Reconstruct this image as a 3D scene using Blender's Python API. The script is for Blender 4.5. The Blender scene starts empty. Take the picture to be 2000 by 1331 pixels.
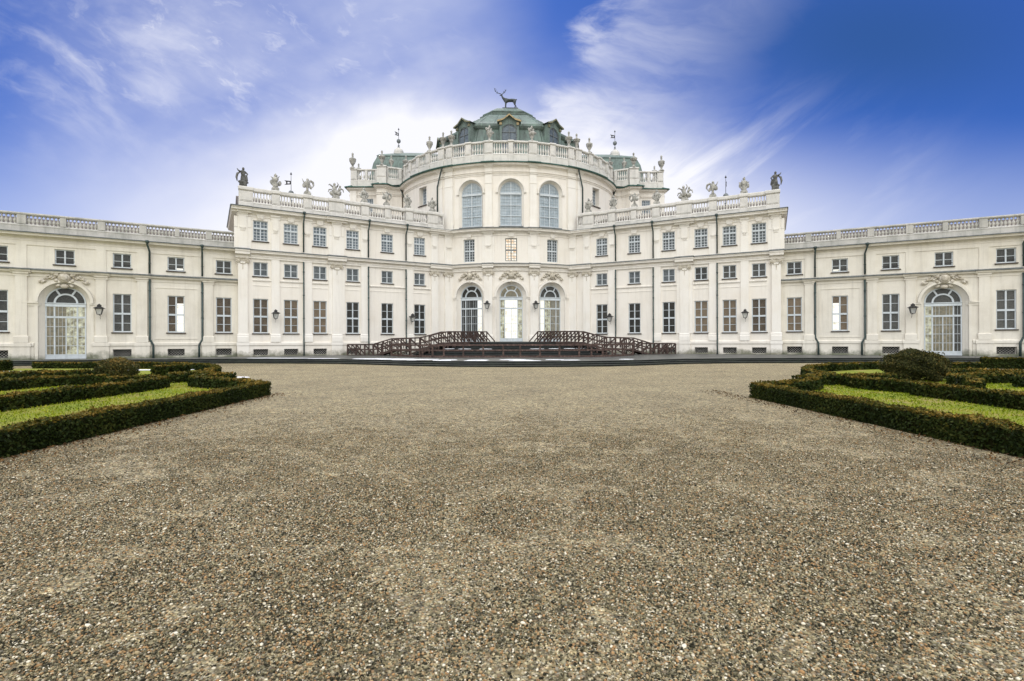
import bpy, math, random
import numpy as np
from mathutils import Matrix, Vector, Quaternion

random.seed(7)
rng = np.random.default_rng(7)
S = bpy.context.scene
C = S.collection
PI = math.pi

# ------------------------------------------------------------------ site survey
EYE = 1.5
CAM = (-1.5637, 0.0)
YAW, ROLL = 0.0323, -0.0031
TH, WX, WY = 0.5031, 8.899, 50.0        # wing facades: angle and reference point
RCY, RW = 62.9, 12.8                    # rotunda: centre depth and radius
SKY_K, BACK = .060, 2.15
ZT = 0.32                               # terrace height

# ------------------------------------------------------------------ materials
def nmat(name):
    m = bpy.data.materials.new(name); m.use_nodes = True
    nt = m.node_tree
    b = next(n for n in nt.nodes if n.type == 'BSDF_PRINCIPLED')
    return m, nt, b

def node(nt, t, **kw):
    n = nt.nodes.new(t)
    for k, v in kw.items():
        if k.startswith('i_'):
            key = k[2:]
            n.inputs[int(key) if key.isdigit() else key].default_value = v
        else:
            setattr(n, k, v)
    return n

def mixc(nt, fac, a, b, mode='MIX'):
    n = nt.nodes.new('ShaderNodeMix'); n.data_type = 'RGBA'; n.blend_type = mode
    for s, v in ((n.inputs[0], fac), (n.inputs[6], a), (n.inputs[7], b)):
        if hasattr(v, 'links'): nt.links.new(v, s)
        elif isinstance(v, (int, float)): s.default_value = v
        else: s.default_value = (*v, 1) if len(v) == 3 else v
    return n.outputs[2]

def mth(nt, op, a, b=None, c=None, clamp=False):
    n = nt.nodes.new('ShaderNodeMath'); n.operation = op; n.use_clamp = clamp
    for i, v in enumerate((a, b, c)):
        if v is None: continue
        if hasattr(v, 'links'): nt.links.new(v, n.inputs[i])
        else: n.inputs[i].default_value = v
    return n.outputs[0]

def ramp(nt, fac, stops):
    r = nt.nodes.new('ShaderNodeValToRGB')
    e = r.color_ramp.elements
    while len(e) < len(stops): e.new(0.5)
    for el, (p, c) in zip(e, stops):
        el.position = p; el.color = (*c, 1) if len(c) == 3 else c
    nt.links.new(fac, r.inputs[0])
    return r.outputs[0]

def geo_pos(nt):
    return nt.nodes.new('ShaderNodeNewGeometry').outputs['Position']

def noise(nt, vec, scale, detail=4, rough=.55, scl=None):
    if scl:
        mp = node(nt, 'ShaderNodeMapping'); mp.inputs['Scale'].default_value = scl
        nt.links.new(vec, mp.inputs[0]); vec = mp.outputs[0]
    n = node(nt, 'ShaderNodeTexNoise'); n.inputs['Scale'].default_value = scale
    n.inputs['Detail'].default_value = detail; n.inputs['Roughness'].default_value = rough
    nt.links.new(vec, n.inputs['Vector'])
    return n.outputs['Fac']

def bump(nt, b, h, strength, dist):
    n = node(nt, 'ShaderNodeBump'); n.inputs['Strength'].default_value = strength
    n.inputs['Distance'].default_value = dist
    nt.links.new(h, n.inputs['Height']); nt.links.new(n.outputs[0], b.inputs['Normal'])

def mottled(name, base, dirty, lo=.42, hi=.75, scale=.9, rough=.85, streak=0, fine=.12, bmp=.25, damp=None):
    """weathered plaster / stone / metal: base colour with patches, rain streaks and fine grain"""
    m, nt, b = nmat(name)
    p = geo_pos(nt)
    f = mth(nt, 'MULTIPLY', noise(nt, p, scale, 6, .62), 1)
    fac = ramp(nt, f, [(lo, (0, 0, 0)), (hi, (1, 1, 1))])
    col = mixc(nt, fac, base, dirty)
    if streak:
        s = noise(nt, p, 2.2, 4, .6, (1.6, 1.6, .12))
        sf = ramp(nt, s, [(.5, (0, 0, 0)), (.78, (streak, streak, streak))])
        col = mixc(nt, sf, col, tuple(c * .62 for c in dirty))
    g = noise(nt, p, 26, 3, .6)
    gf = ramp(nt, g, [(.3, (1 - fine,) * 3), (.7, (1 + fine * .4,) * 3)])
    col = mixc(nt, 1.0, col, gf, 'MULTIPLY')
    if damp:
        # moss and damp growing on the lowest courses
        sep = node(nt, 'ShaderNodeSeparateXYZ'); nt.links.new(p, sep.inputs[0])
        n2 = noise(nt, p, 1.1, 5, .7)
        h = mth(nt, 'ADD', mth(nt, 'MULTIPLY', mth(nt, 'SUBTRACT', n2, .5), 1.5), .50)
        d = mth(nt, 'SUBTRACT', h, mth(nt, 'SUBTRACT', sep.outputs[2], .30))
        df = mth(nt, 'MULTIPLY', d, 2.2, clamp=True)
        col = mixc(nt, df, col, damp)
    nt.links.new(col, b.inputs['Base Color'])
    b.inputs['Roughness'].default_value = rough
    if bmp:
        bump(nt, b, noise(nt, p, 14, 5, .7), bmp, .02)
    return m

M = {}
M['stucco'] = mottled('cream_stucco', (.87, .825, .75), (.80, .74, .645), .44, .78, .5, .9, .26, .05, .12, damp=(.20, .20, .145))
M['trim'] = mottled('moulding_stucco', (.87, .83, .76), (.75, .70, .615), .46, .80, 1.3, .9, .28, .06, .12)
M['pilaster'] = mottled('pilaster_stucco', (.89, .855, .79), (.83, .78, .69), .44, .80, .7, .9, .24, .05, .12, damp=(.25, .24, .18))
M['stucco_low'] = mottled('vignetted_cream_stucco', (.80, .76, .67), (.68, .635, .54), .42, .74, .6, .9, .36, .06, .12, damp=(.17, .18, .125))  # rain-streaked plaster, darkened and yellowed to paint in vignetting towards the edges
M['stone_low'] = mottled('grey_balustrade_stone', (.58, .56, .52), (.40, .40, .365), .40, .70, 1.3, .9, .6, .14, .35)
M['stone'] = mottled('balustrade_stone', (.74, .715, .67), (.56, .55, .515), .42, .74, 1.3, .9, .35, .12, .3)
M['statue'] = mottled('statue_stone', (.56, .545, .50), (.20, .20, .18), .38, .66, 3.5, .9, 0, .2, .5)
M['statue_dark'] = mottled('dark_statue_stone', (.20, .20, .19), (.07, .07, .065), .36, .6, 3.5, .9, 0, .2, .5)
M['lead'] = mottled('lead_flashing', (.21, .23, .235), (.10, .115, .115), .40, .68, 3.2, .55, 0, .2, .3)
M['copper_edge'] = mottled('copper_gutter', (.065, .165, .14), (.04, .09, .08), .4, .7, 3, .6, 0, .2, .3)
M['ochre'] = mottled('ochre_timber', (.46, .34, .17), (.27, .22, .13), .4, .7, 3, .7, 0, .2, .2)
M['olive'] = mottled('faded_olive_timber', (.24, .22, .13), (.13, .15, .11), .4, .7, 3, .8, 0, .2, .2)
M['pipe'] = mottled('green_black_pipe', (.045, .075, .07), (.02, .035, .035), .4, .7, 3, .45, 0, .2, .1)
M['frame'] = mottled('pale_blue_paint', (.62, .67, .70), (.50, .55, .58), .42, .75, 3, .5, 0, .08, 0)
M['sill'] = mottled('brown_sill', (.12, .10, .085), (.06, .05, .045), .4, .7, 3, .6, 0, .1, 0)
M['ornament'] = mottled('carved_stucco', (.70, .655, .56), (.46, .41, .32), .38, .62, 5, .9, 0, .2, .4)
M['paving'] = mottled('wet_dark_paving', (.060, .064, .058), (.135, .137, .126), .42, .66, .8, .45, 0, .25, .3)
M['moss_dark'] = mottled('mossy_black_riser', (.010, .014, .012), (.030, .042, .026), .45, .7, 2.5, .8, 0, .3, .4)
M['step'] = mottled('wet_stair_stone', (.009, .013, .013), (.028, .036, .033), .46, .74, 2.0, .75, 0, .3, .35)
M['iron'] = mottled('dark_iron', (.02, .022, .024), (.045, .04, .035), .4, .7, 6, .5, 0, .2, .1)
M['bronze'] = mottled('dark_bronze', (.028, .036, .038), (.05, .075, .07), .42, .7, 3, .45, 0, .2, .2)
M['roof_tile'] = mottled('brown_roof_tiles', (.16, .13, .11), (.07, .06, .055), .4, .65, 2.4, .9, 0, .3, .5)
M['dark'] = mottled('dark_void', (.012, .012, .012), (.02, .02, .018), .4, .7, 2, .9, 0, .1, 0)

def wood(name='weathered_brown_timber', k=1.0):
    m, nt, b = nmat(name)
    p = geo_pos(nt)
    n = noise(nt, p, 6, 5, .65)
    col = ramp(nt, n, [(.3, (.018 * k, .011 * k, .009 * k)), (.5, (.050 * k, .028 * k, .022 * k)), (.72, (.12 * k, .080 * k, .064 * k))])
    nt.links.new(col, b.inputs['Base Color']); b.inputs['Roughness'].default_value = .7
    bump(nt, b, noise(nt, p, 40, 4, .6), .3, .01)
    return m
M['wood'] = wood()
M['wood_rail'] = wood('reddish_brown_timber', 1.45)

def copper():
    m, nt, b = nmat('verdigris_copper_sheet')
    p = geo_pos(nt)
    n = noise(nt, p, .9, 6, .65)
    col = ramp(nt, n, [(.3, (.090, .110, .103)), (.5, (.135, .170, .156)), (.7, (.175, .24, .21))])
    s = noise(nt, p, 2.6, 4, .6, (2.4, 2.4, .1))
    sf = ramp(nt, s, [(.42, (0, 0, 0)), (.75, (.55, .55, .55))])
    col = mixc(nt, sf, col, (.25, .36, .305))
    nt.links.new(col, b.inputs['Base Color']); b.inputs['Roughness'].default_value = .8
    bump(nt, b, noise(nt, p, 9, 4, .6), .3, .03)
    return m
M['copper'] = copper()

def pane(name, c0, c1, rough=.06, scale=9, spec=.28):
    m, nt, b = nmat(name)
    p = geo_pos(nt)
    n = noise(nt, p, scale, 5, .7)
    oi = node(nt, 'ShaderNodeObjectInfo')
    big = noise(nt, p, 1.1, 3, .6)                      # blinds, curtains and rooms behind the glass
    n = mth(nt, 'ADD', n, mth(nt, 'MULTIPLY', mth(nt, 'SUBTRACT', oi.outputs['Random'], .5), .30))
    n = mth(nt, 'ADD', n, mth(nt, 'MULTIPLY', mth(nt, 'SUBTRACT', big, .5), .45))
    nt.links.new(ramp(nt, n, [(.30, c0), (.72, c1)]), b.inputs['Base Color'])
    b.inputs['Roughness'].default_value = rough
    b.inputs['Specular IOR Level'].default_value = spec
    bump(nt, b, noise(nt, p, 2.6, 2, .5), .35, .03)
    return m
M['pane_brown'] = pane('brown_curtained_glass', (.065, .052, .038), (.215, .165, .11), scale=16)
M['pane_grey'] = pane('grey_glass', (.035, .038, .037), (.115, .115, .105), scale=14)
M['pane_dark'] = pane('dark_glass', (.010, .012, .011), (.045, .042, .034), scale=12)
M['pane_blue'] = pane('sky_grey_glass', (.085, .11, .135), (.21, .25, .285), scale=4)
M['pane_upper'] = pane('slate_glass', (.060, .072, .080), (.16, .18, .19), scale=5)
M['pane_drum'] = pane('sky_tinted_glass', (.30, .37, .42), (.50, .57, .62), scale=2.5)  # blue of the reflected sky painted into the glass colour

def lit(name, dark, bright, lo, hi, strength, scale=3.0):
    """glass with the bright garden behind the building painted on as its own glow"""
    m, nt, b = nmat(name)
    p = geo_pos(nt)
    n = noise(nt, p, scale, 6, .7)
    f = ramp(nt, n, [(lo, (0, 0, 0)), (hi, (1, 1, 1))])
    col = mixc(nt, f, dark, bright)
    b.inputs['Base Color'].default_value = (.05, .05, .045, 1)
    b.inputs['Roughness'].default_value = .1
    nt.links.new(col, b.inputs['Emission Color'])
    b.inputs['Emission Strength'].default_value = strength  # emission stands in for daylight coming through the building
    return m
M['lit_white'] = lit('glowing_glass_white', (.46, .42, .22), (1.0, .97, .87), .27, .45, 1.15)
M['lit_orange'] = lit('glowing_glass_amber', (.85, .50, .20), (1.0, .95, .84), .36, .54, 1.05, 4)
M['lit_garden'] = lit('glowing_glass_garden', (.16, .14, .075), (.85, .86, .62), .40, .66, .85, 3)
M['lit_dim'] = lit('dim_glowing_glass', (.085, .085, .055), (.30, .25, .15), .36, .66, .75, 4)
M['lantern_glass'] = pane('frosted_lantern_glass', (.42, .43, .42), (.62, .62, .58), .25, 6)

def snow_mat():
    m, nt, b = nmat('melting_snow')
    p = geo_pos(nt)
    nt.links.new(ramp(nt, noise(nt, p, 5, 4), [(.3, (.72, .74, .78)), (.7, (.88, .89, .91))]), b.inputs['Base Color'])
    b.inputs['Roughness'].default_value = .7
    bump(nt, b, noise(nt, p, 9, 4), .4, .03)
    return m
M['snow'] = snow_mat()

def gravel_mat():
    m, nt, b = nmat('courtyard_gravel')
    p = geo_pos(nt)
    out = None
    v = node(nt, 'ShaderNodeTexVoronoi'); v.inputs['Scale'].default_value = 46
    v.inputs['Randomness'].default_value = 1
    nt.links.new(p, v.inputs['Vector'])
    wn = node(nt, 'ShaderNodeSeparateColor'); nt.links.new(v.outputs['Color'], wn.inputs[0])
    col = ramp(nt, wn.outputs[0], [(0, (.20, .180, .125)), (.18, (.43, .392, .255)), (.42, (.64, .58, .38)),
                                   (.62, (.77, .70, .465)), (.78, (.64, .48, .28)), (.86, (.49, .45, .345)), (1, (.93, .87, .67))])
    edge = ramp(nt, v.outputs['Distance'], [(.25, (1, 1, 1)), (.62, (.42, .39, .32))])
    col = mixc(nt, 1.0, col, edge, 'MULTIPLY')
    v2 = node(nt, 'ShaderNodeTexVoronoi'); v2.inputs['Scale'].default_value = 17
    nt.links.new(p, v2.inputs['Vector'])
    w2 = node(nt, 'ShaderNodeSeparateColor'); nt.links.new(v2.outputs['Color'], w2.inputs[0])
    col = mixc(nt, 1.0, col, ramp(nt, w2.outputs[1], [(0, (.52, .52, .50)), (.3, (.92, .90, .88)), (.8, (1.08, 1.06, 1.02)), (1, (1.45, 1.38, 1.3))]), 'MULTIPLY')
    # larger drifts of finer, darker grit and paler stones
    n1 = noise(nt, p, .55, 5, .62)
    drift = ramp(nt, n1, [(.34, (.80, .79, .76)), (.5, (.96, .95, .92)), (.68, (1.10, 1.09, 1.05))])
    col = mixc(nt, 1.0, col, drift, 'MULTIPLY')
    n2 = noise(nt, p, 7, 4, .6)
    col = mixc(nt, 1.0, col, ramp(nt, n2, [(.3, (.72, .71, .69)), (.7, (1.15, 1.14, 1.12))]), 'MULTIPLY')
    nt.links.new(col, b.inputs['Base Color']); b.inputs['Roughness'].default_value = .85
    inv = mth(nt, 'SUBTRACT', 1.0, v.outputs['Distance'])
    h = mth(nt, 'ADD', inv, mth(nt, 'MULTIPLY', noise(nt, p, 5, 4), 1.4))
    bump(nt, b, h, .8, .03)
    return m
M['gravel'] = gravel_mat()

def attr_mat(name, stops, rough=.8, trans=0, sub='tone'):
    m, nt, b = nmat(name)
    a = node(nt, 'ShaderNodeAttribute'); a.attribute_name = sub
    col = ramp(nt, a.outputs['Fac'], stops)
    nt.links.new(col, b.inputs['Base Color'])
    b.inputs['Roughness'].default_value = rough
    b.inputs['Specular IOR Level'].default_value = .08
    return m
M['pebble'] = attr_mat('loose_pebbles', [(0, (.012, .012, .008)), (.22, (.050, .046, .028)), (.43, (.17, .150, .086)),  # darker than the far gravel: vignetting of the near ground painted into the palette
                                         (.54, (.42, .37, .225)), (.66, (.41, .245, .11)), (.72, (.33, .20, .09)), (.79, (.15, .14, .105)), (.88, (.62, .555, .40)), (1, (.95, .88, .70))], .6)
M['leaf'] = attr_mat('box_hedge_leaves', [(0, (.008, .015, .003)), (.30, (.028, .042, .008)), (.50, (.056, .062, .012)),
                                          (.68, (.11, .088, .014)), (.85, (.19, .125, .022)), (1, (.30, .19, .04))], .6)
M['shrub_leaf'] = attr_mat('shrub_leaves', [(0, (.016, .020, .007)), (.30, (.050, .056, .018)), (.55, (.11, .095, .030)),
                                            (.78, (.22, .135, .035)), (1, (.48, .32, .08))], .6)
M['blade'] = attr_mat('grass_blades', [(0, (.09, .14, .004)), (.5, (.25, .30, .010)), (.75, (.34, .33, .03)), (1, (.42, .33, .12))], .7)
M['litter'] = attr_mat('dead_leaves', [(0, (.035, .022, .012)), (.5, (.11, .06, .025)), (.9, (.22, .12, .04)), (1, (.45, .40, .33))], .8)
M['hedge_core'] = mottled('hedge_twigs', (.012, .018, .005), (.024, .024, .008), .4, .6, 9, .95, 0, .3, .5)
next(n for n in M['hedge_core'].node_tree.nodes if n.type == 'BSDF_PRINCIPLED').inputs['Specular IOR Level'].default_value = .03
M['trunk'] = mottled('shrub_stems', (.05, .04, .03), (.09, .07, .05), .4, .6, 9, .9, 0, .3, .5)

def lawn_mat():
    m, nt, b = nmat('winter_lawn')
    p = geo_pos(nt)
    n = noise(nt, p, .8, 6, .68)
    col = ramp(nt, n, [(.36, (.19, .26, .006)), (.50, (.27, .30, .012)), (.60, (.36, .31, .07)), (.70, (.40, .31, .16))])
    g = noise(nt, p, 34, 3, .7)
    col = mixc(nt, 1.0, col, ramp(nt, g, [(.3, (.45, .5, .4)), (.7, (1.25, 1.2, 1.1))]), 'MULTIPLY')
    nt.links.new(col, b.inputs['Base Color']); b.inputs['Roughness'].default_value = .9
    bump(nt, b, g, .7, .05)
    return m
M['lawn'] = lawn_mat()

# ------------------------------------------------------------------ object helpers
def tag(o, label=None, cat=None, group=None, kind=None):
    if label: o['label'] = label
    if cat: o['category'] = cat
    if group: o['group'] = group
    if kind: o['kind'] = kind
    return o

class MB:
    def __init__(s): s.v = []; s.f = []; s.sm = []
    def add(s, verts, faces, smooth=False):
        n = len(s.v); s.v.extend(verts)
        for f in faces: s.f.append(tuple(i + n for i in f)); s.sm.append(smooth)
    def quad(s, a, b, c, d): s.add([a, b, c, d], [(0, 1, 2, 3)])
    def build(s, name, mat, parent=None, local=False):
        me = bpy.data.meshes.new(name)
        me.from_pydata([tuple(v) for v in s.v], [], s.f)
        me.polygons.foreach_set('use_smooth', s.sm)
        me.materials.append(mat if not isinstance(mat, str) else M[mat])
        me.update()
        o = bpy.data.objects.new(name, me); C.objects.link(o)
        if parent: put(o, parent, local)
        return o

def root_loc(p):
    m = Matrix.Translation(p.location) @ p.rotation_euler.to_matrix().to_4x4()
    return (root_loc(p.parent) @ p.matrix_parent_inverse @ m) if p.parent else m

def put(o, parent, local=False):
    o.parent = parent
    if not local: o.matrix_parent_inverse = root_loc(parent).inverted()

def empty(name, loc=(0, 0, 0), rz=0):
    o = bpy.data.objects.new(name, None); C.objects.link(o)
    o.location = loc; o.rotation_euler = (0, 0, rz); o.empty_display_size = .3
    return o

def fast_mesh(name, V, F, mat, tone=None, parent=None, smooth=False):
    """V (n,3), F (m,k) with constant k; optional per-face tone attribute"""
    me = bpy.data.meshes.new(name)
    n, (m, k) = len(V), F.shape
    me.vertices.add(n); me.vertices.foreach_set('co', V.astype(np.float32).ravel())
    me.loops.add(m * k); me.loops.foreach_set('vertex_index', F.astype(np.int32).ravel())
    me.polygons.add(m); me.polygons.foreach_set('loop_start', np.arange(0, m * k, k, dtype=np.int32))
    me.polygons.foreach_set('loop_total', np.full(m, k, dtype=np.int32))
    if smooth: me.polygons.foreach_set('use_smooth', np.ones(m, dtype=bool))
    me.update(calc_edges=True); me.validate()
    if tone is not None:
        a = me.attributes.new('tone', 'FLOAT', 'FACE'); a.data.foreach_set('value', tone.astype(np.float32))
    me.materials.append(M[mat])
    o = bpy.data.objects.new(name, me); C.objects.link(o)
    if parent: put(o, parent)
    return o

# ------------------------------------------------------------------ surfaces (s along, d outwards, z up)
class Wing:
    curved = False
    def __init__(w, side, off=0):
        w.side = side; w.n = (-side * math.sin(TH), -math.cos(TH))
        w.t = (side * math.cos(TH), -math.sin(TH))
        w.p = (side * WX - off * w.n[0], WY - off * w.n[1])
    def __call__(w, s, d, z):
        return (w.p[0] + s * w.t[0] + d * w.n[0], w.p[1] + s * w.t[1] + d * w.n[1], z)

class Cyl:
    curved = True; side = 1
    def __init__(w, R=RW): w.R = R
    def __call__(w, s, d, z):
        a = s / RW
        return (math.sin(a) * (w.R + d), RCY - math.cos(a) * (w.R + d), z)

class Line:
    curved = False
    def __init__(w, a, b):
        w.a = a; L = math.hypot(b[0] - a[0], b[1] - a[1]); w.L = L
        w.t = ((b[0] - a[0]) / L, (b[1] - a[1]) / L); w.n = (w.t[1], -w.t[0])
    def __call__(w, s, d, z):
        return (w.a[0] + s * w.t[0] + d * w.n[0], w.a[1] + s * w.t[1] + d * w.n[1], z)

def DEG(a): return math.radians(a) * RW
def cuts(W, s0, s1, step=.55):
    n = max(1, math.ceil(abs(s1 - s0) / step)) if W.curved else 1
    return [s0 + (s1 - s0) * i / n for i in range(n + 1)]

def sbox(mb, W, s0, s1, d0, d1, z0, z1):
    prof = [(d0, z0), (d1, z0), (d1, z1), (d0, z1)]
    mould(mb, W, s0, s1, prof)

def mould(mb, W, s0, s1, prof, step=.55):
    """closed profile [(d,z)] swept along s, capped"""
    cs = cuts(W, s0, s1, step); k = len(prof); vs = []; fs = []
    for s in cs: vs += [W(s, d, z) for d, z in prof]
    for i in range(len(cs) - 1):
        for j in range(k):
            a, b = i * k + j, i * k + (j + 1) % k
            fs.append((a, b, b + k, a + k))
    fs.append(tuple(range(k))); fs.append(tuple(reversed(range((len(cs) - 1) * k, len(cs) * k))))
    mb.add(vs, fs)

def wall(mb, W, s0, s1, z0, z1, ops, rev=None):
    """pierced wall; ops: (sc, half width, zb, zt, arched, depth)"""
    S0 = set(round(x, 5) for x in cuts(W, s0, s1, .6))
    for (sc, hw, zb, zt, arch, dep) in ops:
        S0.add(round(sc - hw, 5)); S0.add(round(sc + hw, 5))
        if arch:
            for i in range(1, 16): S0.add(round(sc - hw * math.cos(PI * i / 16), 5))
    xs = sorted(S0)
    xs = [x for i, x in enumerate(xs) if i == 0 or x - xs[i - 1] > 1e-4]
    def top(o, s):
        if not o[4]: return o[3]
        return o[3] + math.sqrt(max(0, o[1] ** 2 - (s - o[0]) ** 2))
    rv = rev if rev is not None else mb
    for a, b in zip(xs, xs[1:]):
        m = (a + b) / 2
        col = sorted([o for o in ops if abs(m - o[0]) < o[1]], key=lambda o: o[2])
        lo = (z0, z0)
        for o in col:
            if o[2] > max(lo) + 1e-4:
                mb.quad(W(a, 0, lo[0]), W(b, 0, lo[1]), W(b, 0, o[2]), W(a, 0, o[2]))
            lo = (top(o, a), top(o, b))
            rv.quad(W(a, 0, lo[0]), W(b, 0, lo[1]), W(b, -o[5], lo[1]), W(a, -o[5], lo[0]))
            rv.quad(W(a, 0, o[2]), W(b, 0, o[2]), W(b, -o[5], o[2]), W(a, -o[5], o[2]))
        mb.quad(W(a, 0, lo[0]), W(b, 0, lo[1]), W(b, 0, z1), W(a, 0, z1))
    for o in ops:
        for e in (o[0] - o[1], o[0] + o[1]):
            rv.quad(W(e, 0, o[2]), W(e, 0, o[3]), W(e, -o[5], o[3]), W(e, -o[5], o[2]))

def archring(mb, W, c, zs, r0, r1, d0, d1, n=22, a0=0, a1=PI):
    vs = []; fs = []
    for i in range(n + 1):
        a = a0 + (a1 - a0) * i / n
        for r, d in ((r0, d0), (r1, d0), (r1, d1), (r0, d1)):
            vs.append(W(c - r * math.cos(a), d, zs + r * math.sin(a)))
    for i in range(n):
        for j in range(4):
            p, q = i * 4 + j, i * 4 + (j + 1) % 4
            fs.append((p, q, q + 4, p + 4))
    fs += [(0, 1, 2, 3), (n * 4 + 3, n * 4 + 2, n * 4 + 1, n * 4)]
    mb.add(vs, fs)

def splay(mb, W, c, zs, zb, r0, d0, r1, d1, n=20):
    pts = [(-1, None)] + [(-math.cos(PI * i / n), math.sin(PI * i / n)) for i in range(n + 1)] + [(1, None)]
    A = []; B = []
    for x, z in pts:
        A.append(W(c + r0 * x, d0, zb if z is None else zs + r0 * z))
        B.append(W(c + r1 * x, d1, zb if z is None else zs + r1 * z))
    for i in range(len(pts) - 1): mb.quad(A[i], A[i + 1], B[i + 1], B[i])

def lathe(mb, c, prof, n=10, smooth=True, sx=1, sy=1):
    vs = []; fs = []
    for r, z in prof:
        for k in range(n):
            a = 2 * PI * k / n
            vs.append((c[0] + r * sx * math.cos(a), c[1] + r * sy * math.sin(a), c[2] + z))
    for i in range(len(prof) - 1):
        for k in range(n):
            p, q = i * n + k, i * n + (k + 1) % n
            fs.append((p, q, q + n, p + n))
    fs.append(tuple(reversed(range(n)))); fs.append(tuple(range((len(prof) - 1) * n, len(prof) * n)))
    mb.add(vs, fs, smooth)

def tube(mb, pts, r, n=6, smooth=True):
    """pts: points, r: radius or list"""
    P = [Vector(p) for p in pts]; k = len(P)
    R = r if isinstance(r, (list, tuple)) else [r] * k
    vs = []; fs = []
    for i, p in enumerate(P):
        t = (P[min(i + 1, k - 1)] - P[max(i - 1, 0)]).normalized()
        u = t.orthogonal().normalized() if i == 0 else (u - t * u.dot(t)).normalized()
        w = t.cross(u)
        for j in range(n):
            a = 2 * PI * j / n
            vs.append(tuple(p + (u * math.cos(a) + w * math.sin(a)) * R[i]))
    for i in range(k - 1):
        for j in range(n):
            p, q = i * n + j, i * n + (j + 1) % n
            fs.append((p, q, q + n, p + n))
    fs.append(tuple(reversed(range(n)))); fs.append(tuple(range((k - 1) * n, k * n)))
    mb.add(vs, fs, smooth)

def blob(mb, c, r, rot=(0, 0, 0), nu=10, nv=6, jit=0):
    E = Matrix.Rotation(rot[2], 3, 'Z') @ Matrix.Rotation(rot[1], 3, 'Y') @ Matrix.Rotation(rot[0], 3, 'X')
    vs = []; fs = []
    for i in range(nv + 1):
        th = PI * i / nv
        for j in range(nu):
            ph = 2 * PI * j / nu
            q = 1 + (random.uniform(-jit, jit) if 0 < i < nv else 0)
            v = E @ Vector((r[0] * q * math.sin(th) * math.cos(ph), r[1] * q * math.sin(th) * math.sin(ph), r[2] * q * math.cos(th)))
            vs.append((c[0] + v.x, c[1] + v.y, c[2] + v.z))
    for i in range(nv):
        for j in range(nu):
            a, b = i * nu + j, i * nu + (j + 1) % nu
            fs.append((a, b, b + nu, a + nu))
    mb.add(vs, fs, True)

def obox(mb, c, size, rot=None):
    hx, hy, hz = size[0] / 2, size[1] / 2, size[2] / 2
    R = rot or Matrix.Identity(3)
    vs = []
    for z in (-hz, hz):
        for x, y in ((-hx, -hy), (hx, -hy), (hx, hy), (-hx, hy)):
            v = R @ Vector((x, y, z)); vs.append((c[0] + v.x, c[1] + v.y, c[2] + v.z))
    mb.add(vs, [(3, 2, 1, 0), (4, 5, 6, 7), (0, 1, 5, 4), (1, 2, 6, 5), (2, 3, 7, 6), (3, 0, 4, 7)])

def beam(mb, a, b, w, h):
    a, b = Vector(a), Vector(b); d = b - a
    q = d.to_track_quat('X', 'Z').to_matrix()
    obox(mb, (a + b) / 2, (d.length, w, h), q)

# ================================================================== PALACE
palace = empty('palace', (0, 50, ZT))
tag(palace, 'long cream baroque palace with a domed central rotunda and slanting wings', 'palace')
def part(mb, name, mat, parent=None): return mb.build(name, mat, parent or palace)

def window(W, sc, z0, z1, w, nx, rows, pane_mat, d=-.10, mull=.10, sillp=.12, trans=None, fw=.07, bar=.035, name='window', sill=True, thick=.07, frame_mat='frame'):
    """rows: list of bar heights (fraction); nx: columns; trans: fraction height of the heavy transom"""
    f = MB(); a, b = sc - w / 2, sc + w / 2; h = z1 - z0
    d0, d1 = d - thick, d
    sbox(f, W, a, a + fw, d0, d1, z0, z1); sbox(f, W, b - fw, b, d0, d1, z0, z1)
    sbox(f, W, a + fw, b - fw, d0, d1, z0, z0 + fw * 1.3); sbox(f, W, a + fw, b - fw, d0, d1, z1 - fw, z1)
    if mull: sbox(f, W, sc - mull / 2, sc + mull / 2, d0 + .003, d1 + .02, z0 + fw * 1.3, z1 - fw)
    if trans:
        zt = z0 + trans * h
        sbox(f, W, a + fw, b - fw, d0 + .006, d1 + .035, zt - .07, zt + .07)
    for r in rows:
        zz = z0 + r * h
        sbox(f, W, a + fw, b - fw, d0 + .012, d1 - .012, zz - bar / 2, zz + bar / 2)
    for i in range(1, nx):
        x = a + w * i / nx
        if mull and abs(x - sc) < .05: continue
        sbox(f, W, x - bar / 2, x + bar / 2, d0 + .015, d1 - .015, z0 + fw * 1.3, z1 - fw)
    o = part(f, name, frame_mat)
    p = MB(); p.quad(W(a + .01, d0 + .02, z0 + .01), W(b - .01, d0 + .02, z0 + .01), W(b - .01, d0 + .02, z1 - .01), W(a + .01, d0 + .02, z1 - .01))
    part(p, 'pane', pane_mat, o)
    if sill:
        q = MB(); mould(q, W, a - .09, b + .09, [(-.02, z0 - .09), (sillp - .03, z0 - .09), (sillp, z0 - .05), (sillp, z0 - .005), (-.02, z0 + .004)])
        part(q, 'sill', 'sill', o)
    return o

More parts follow.
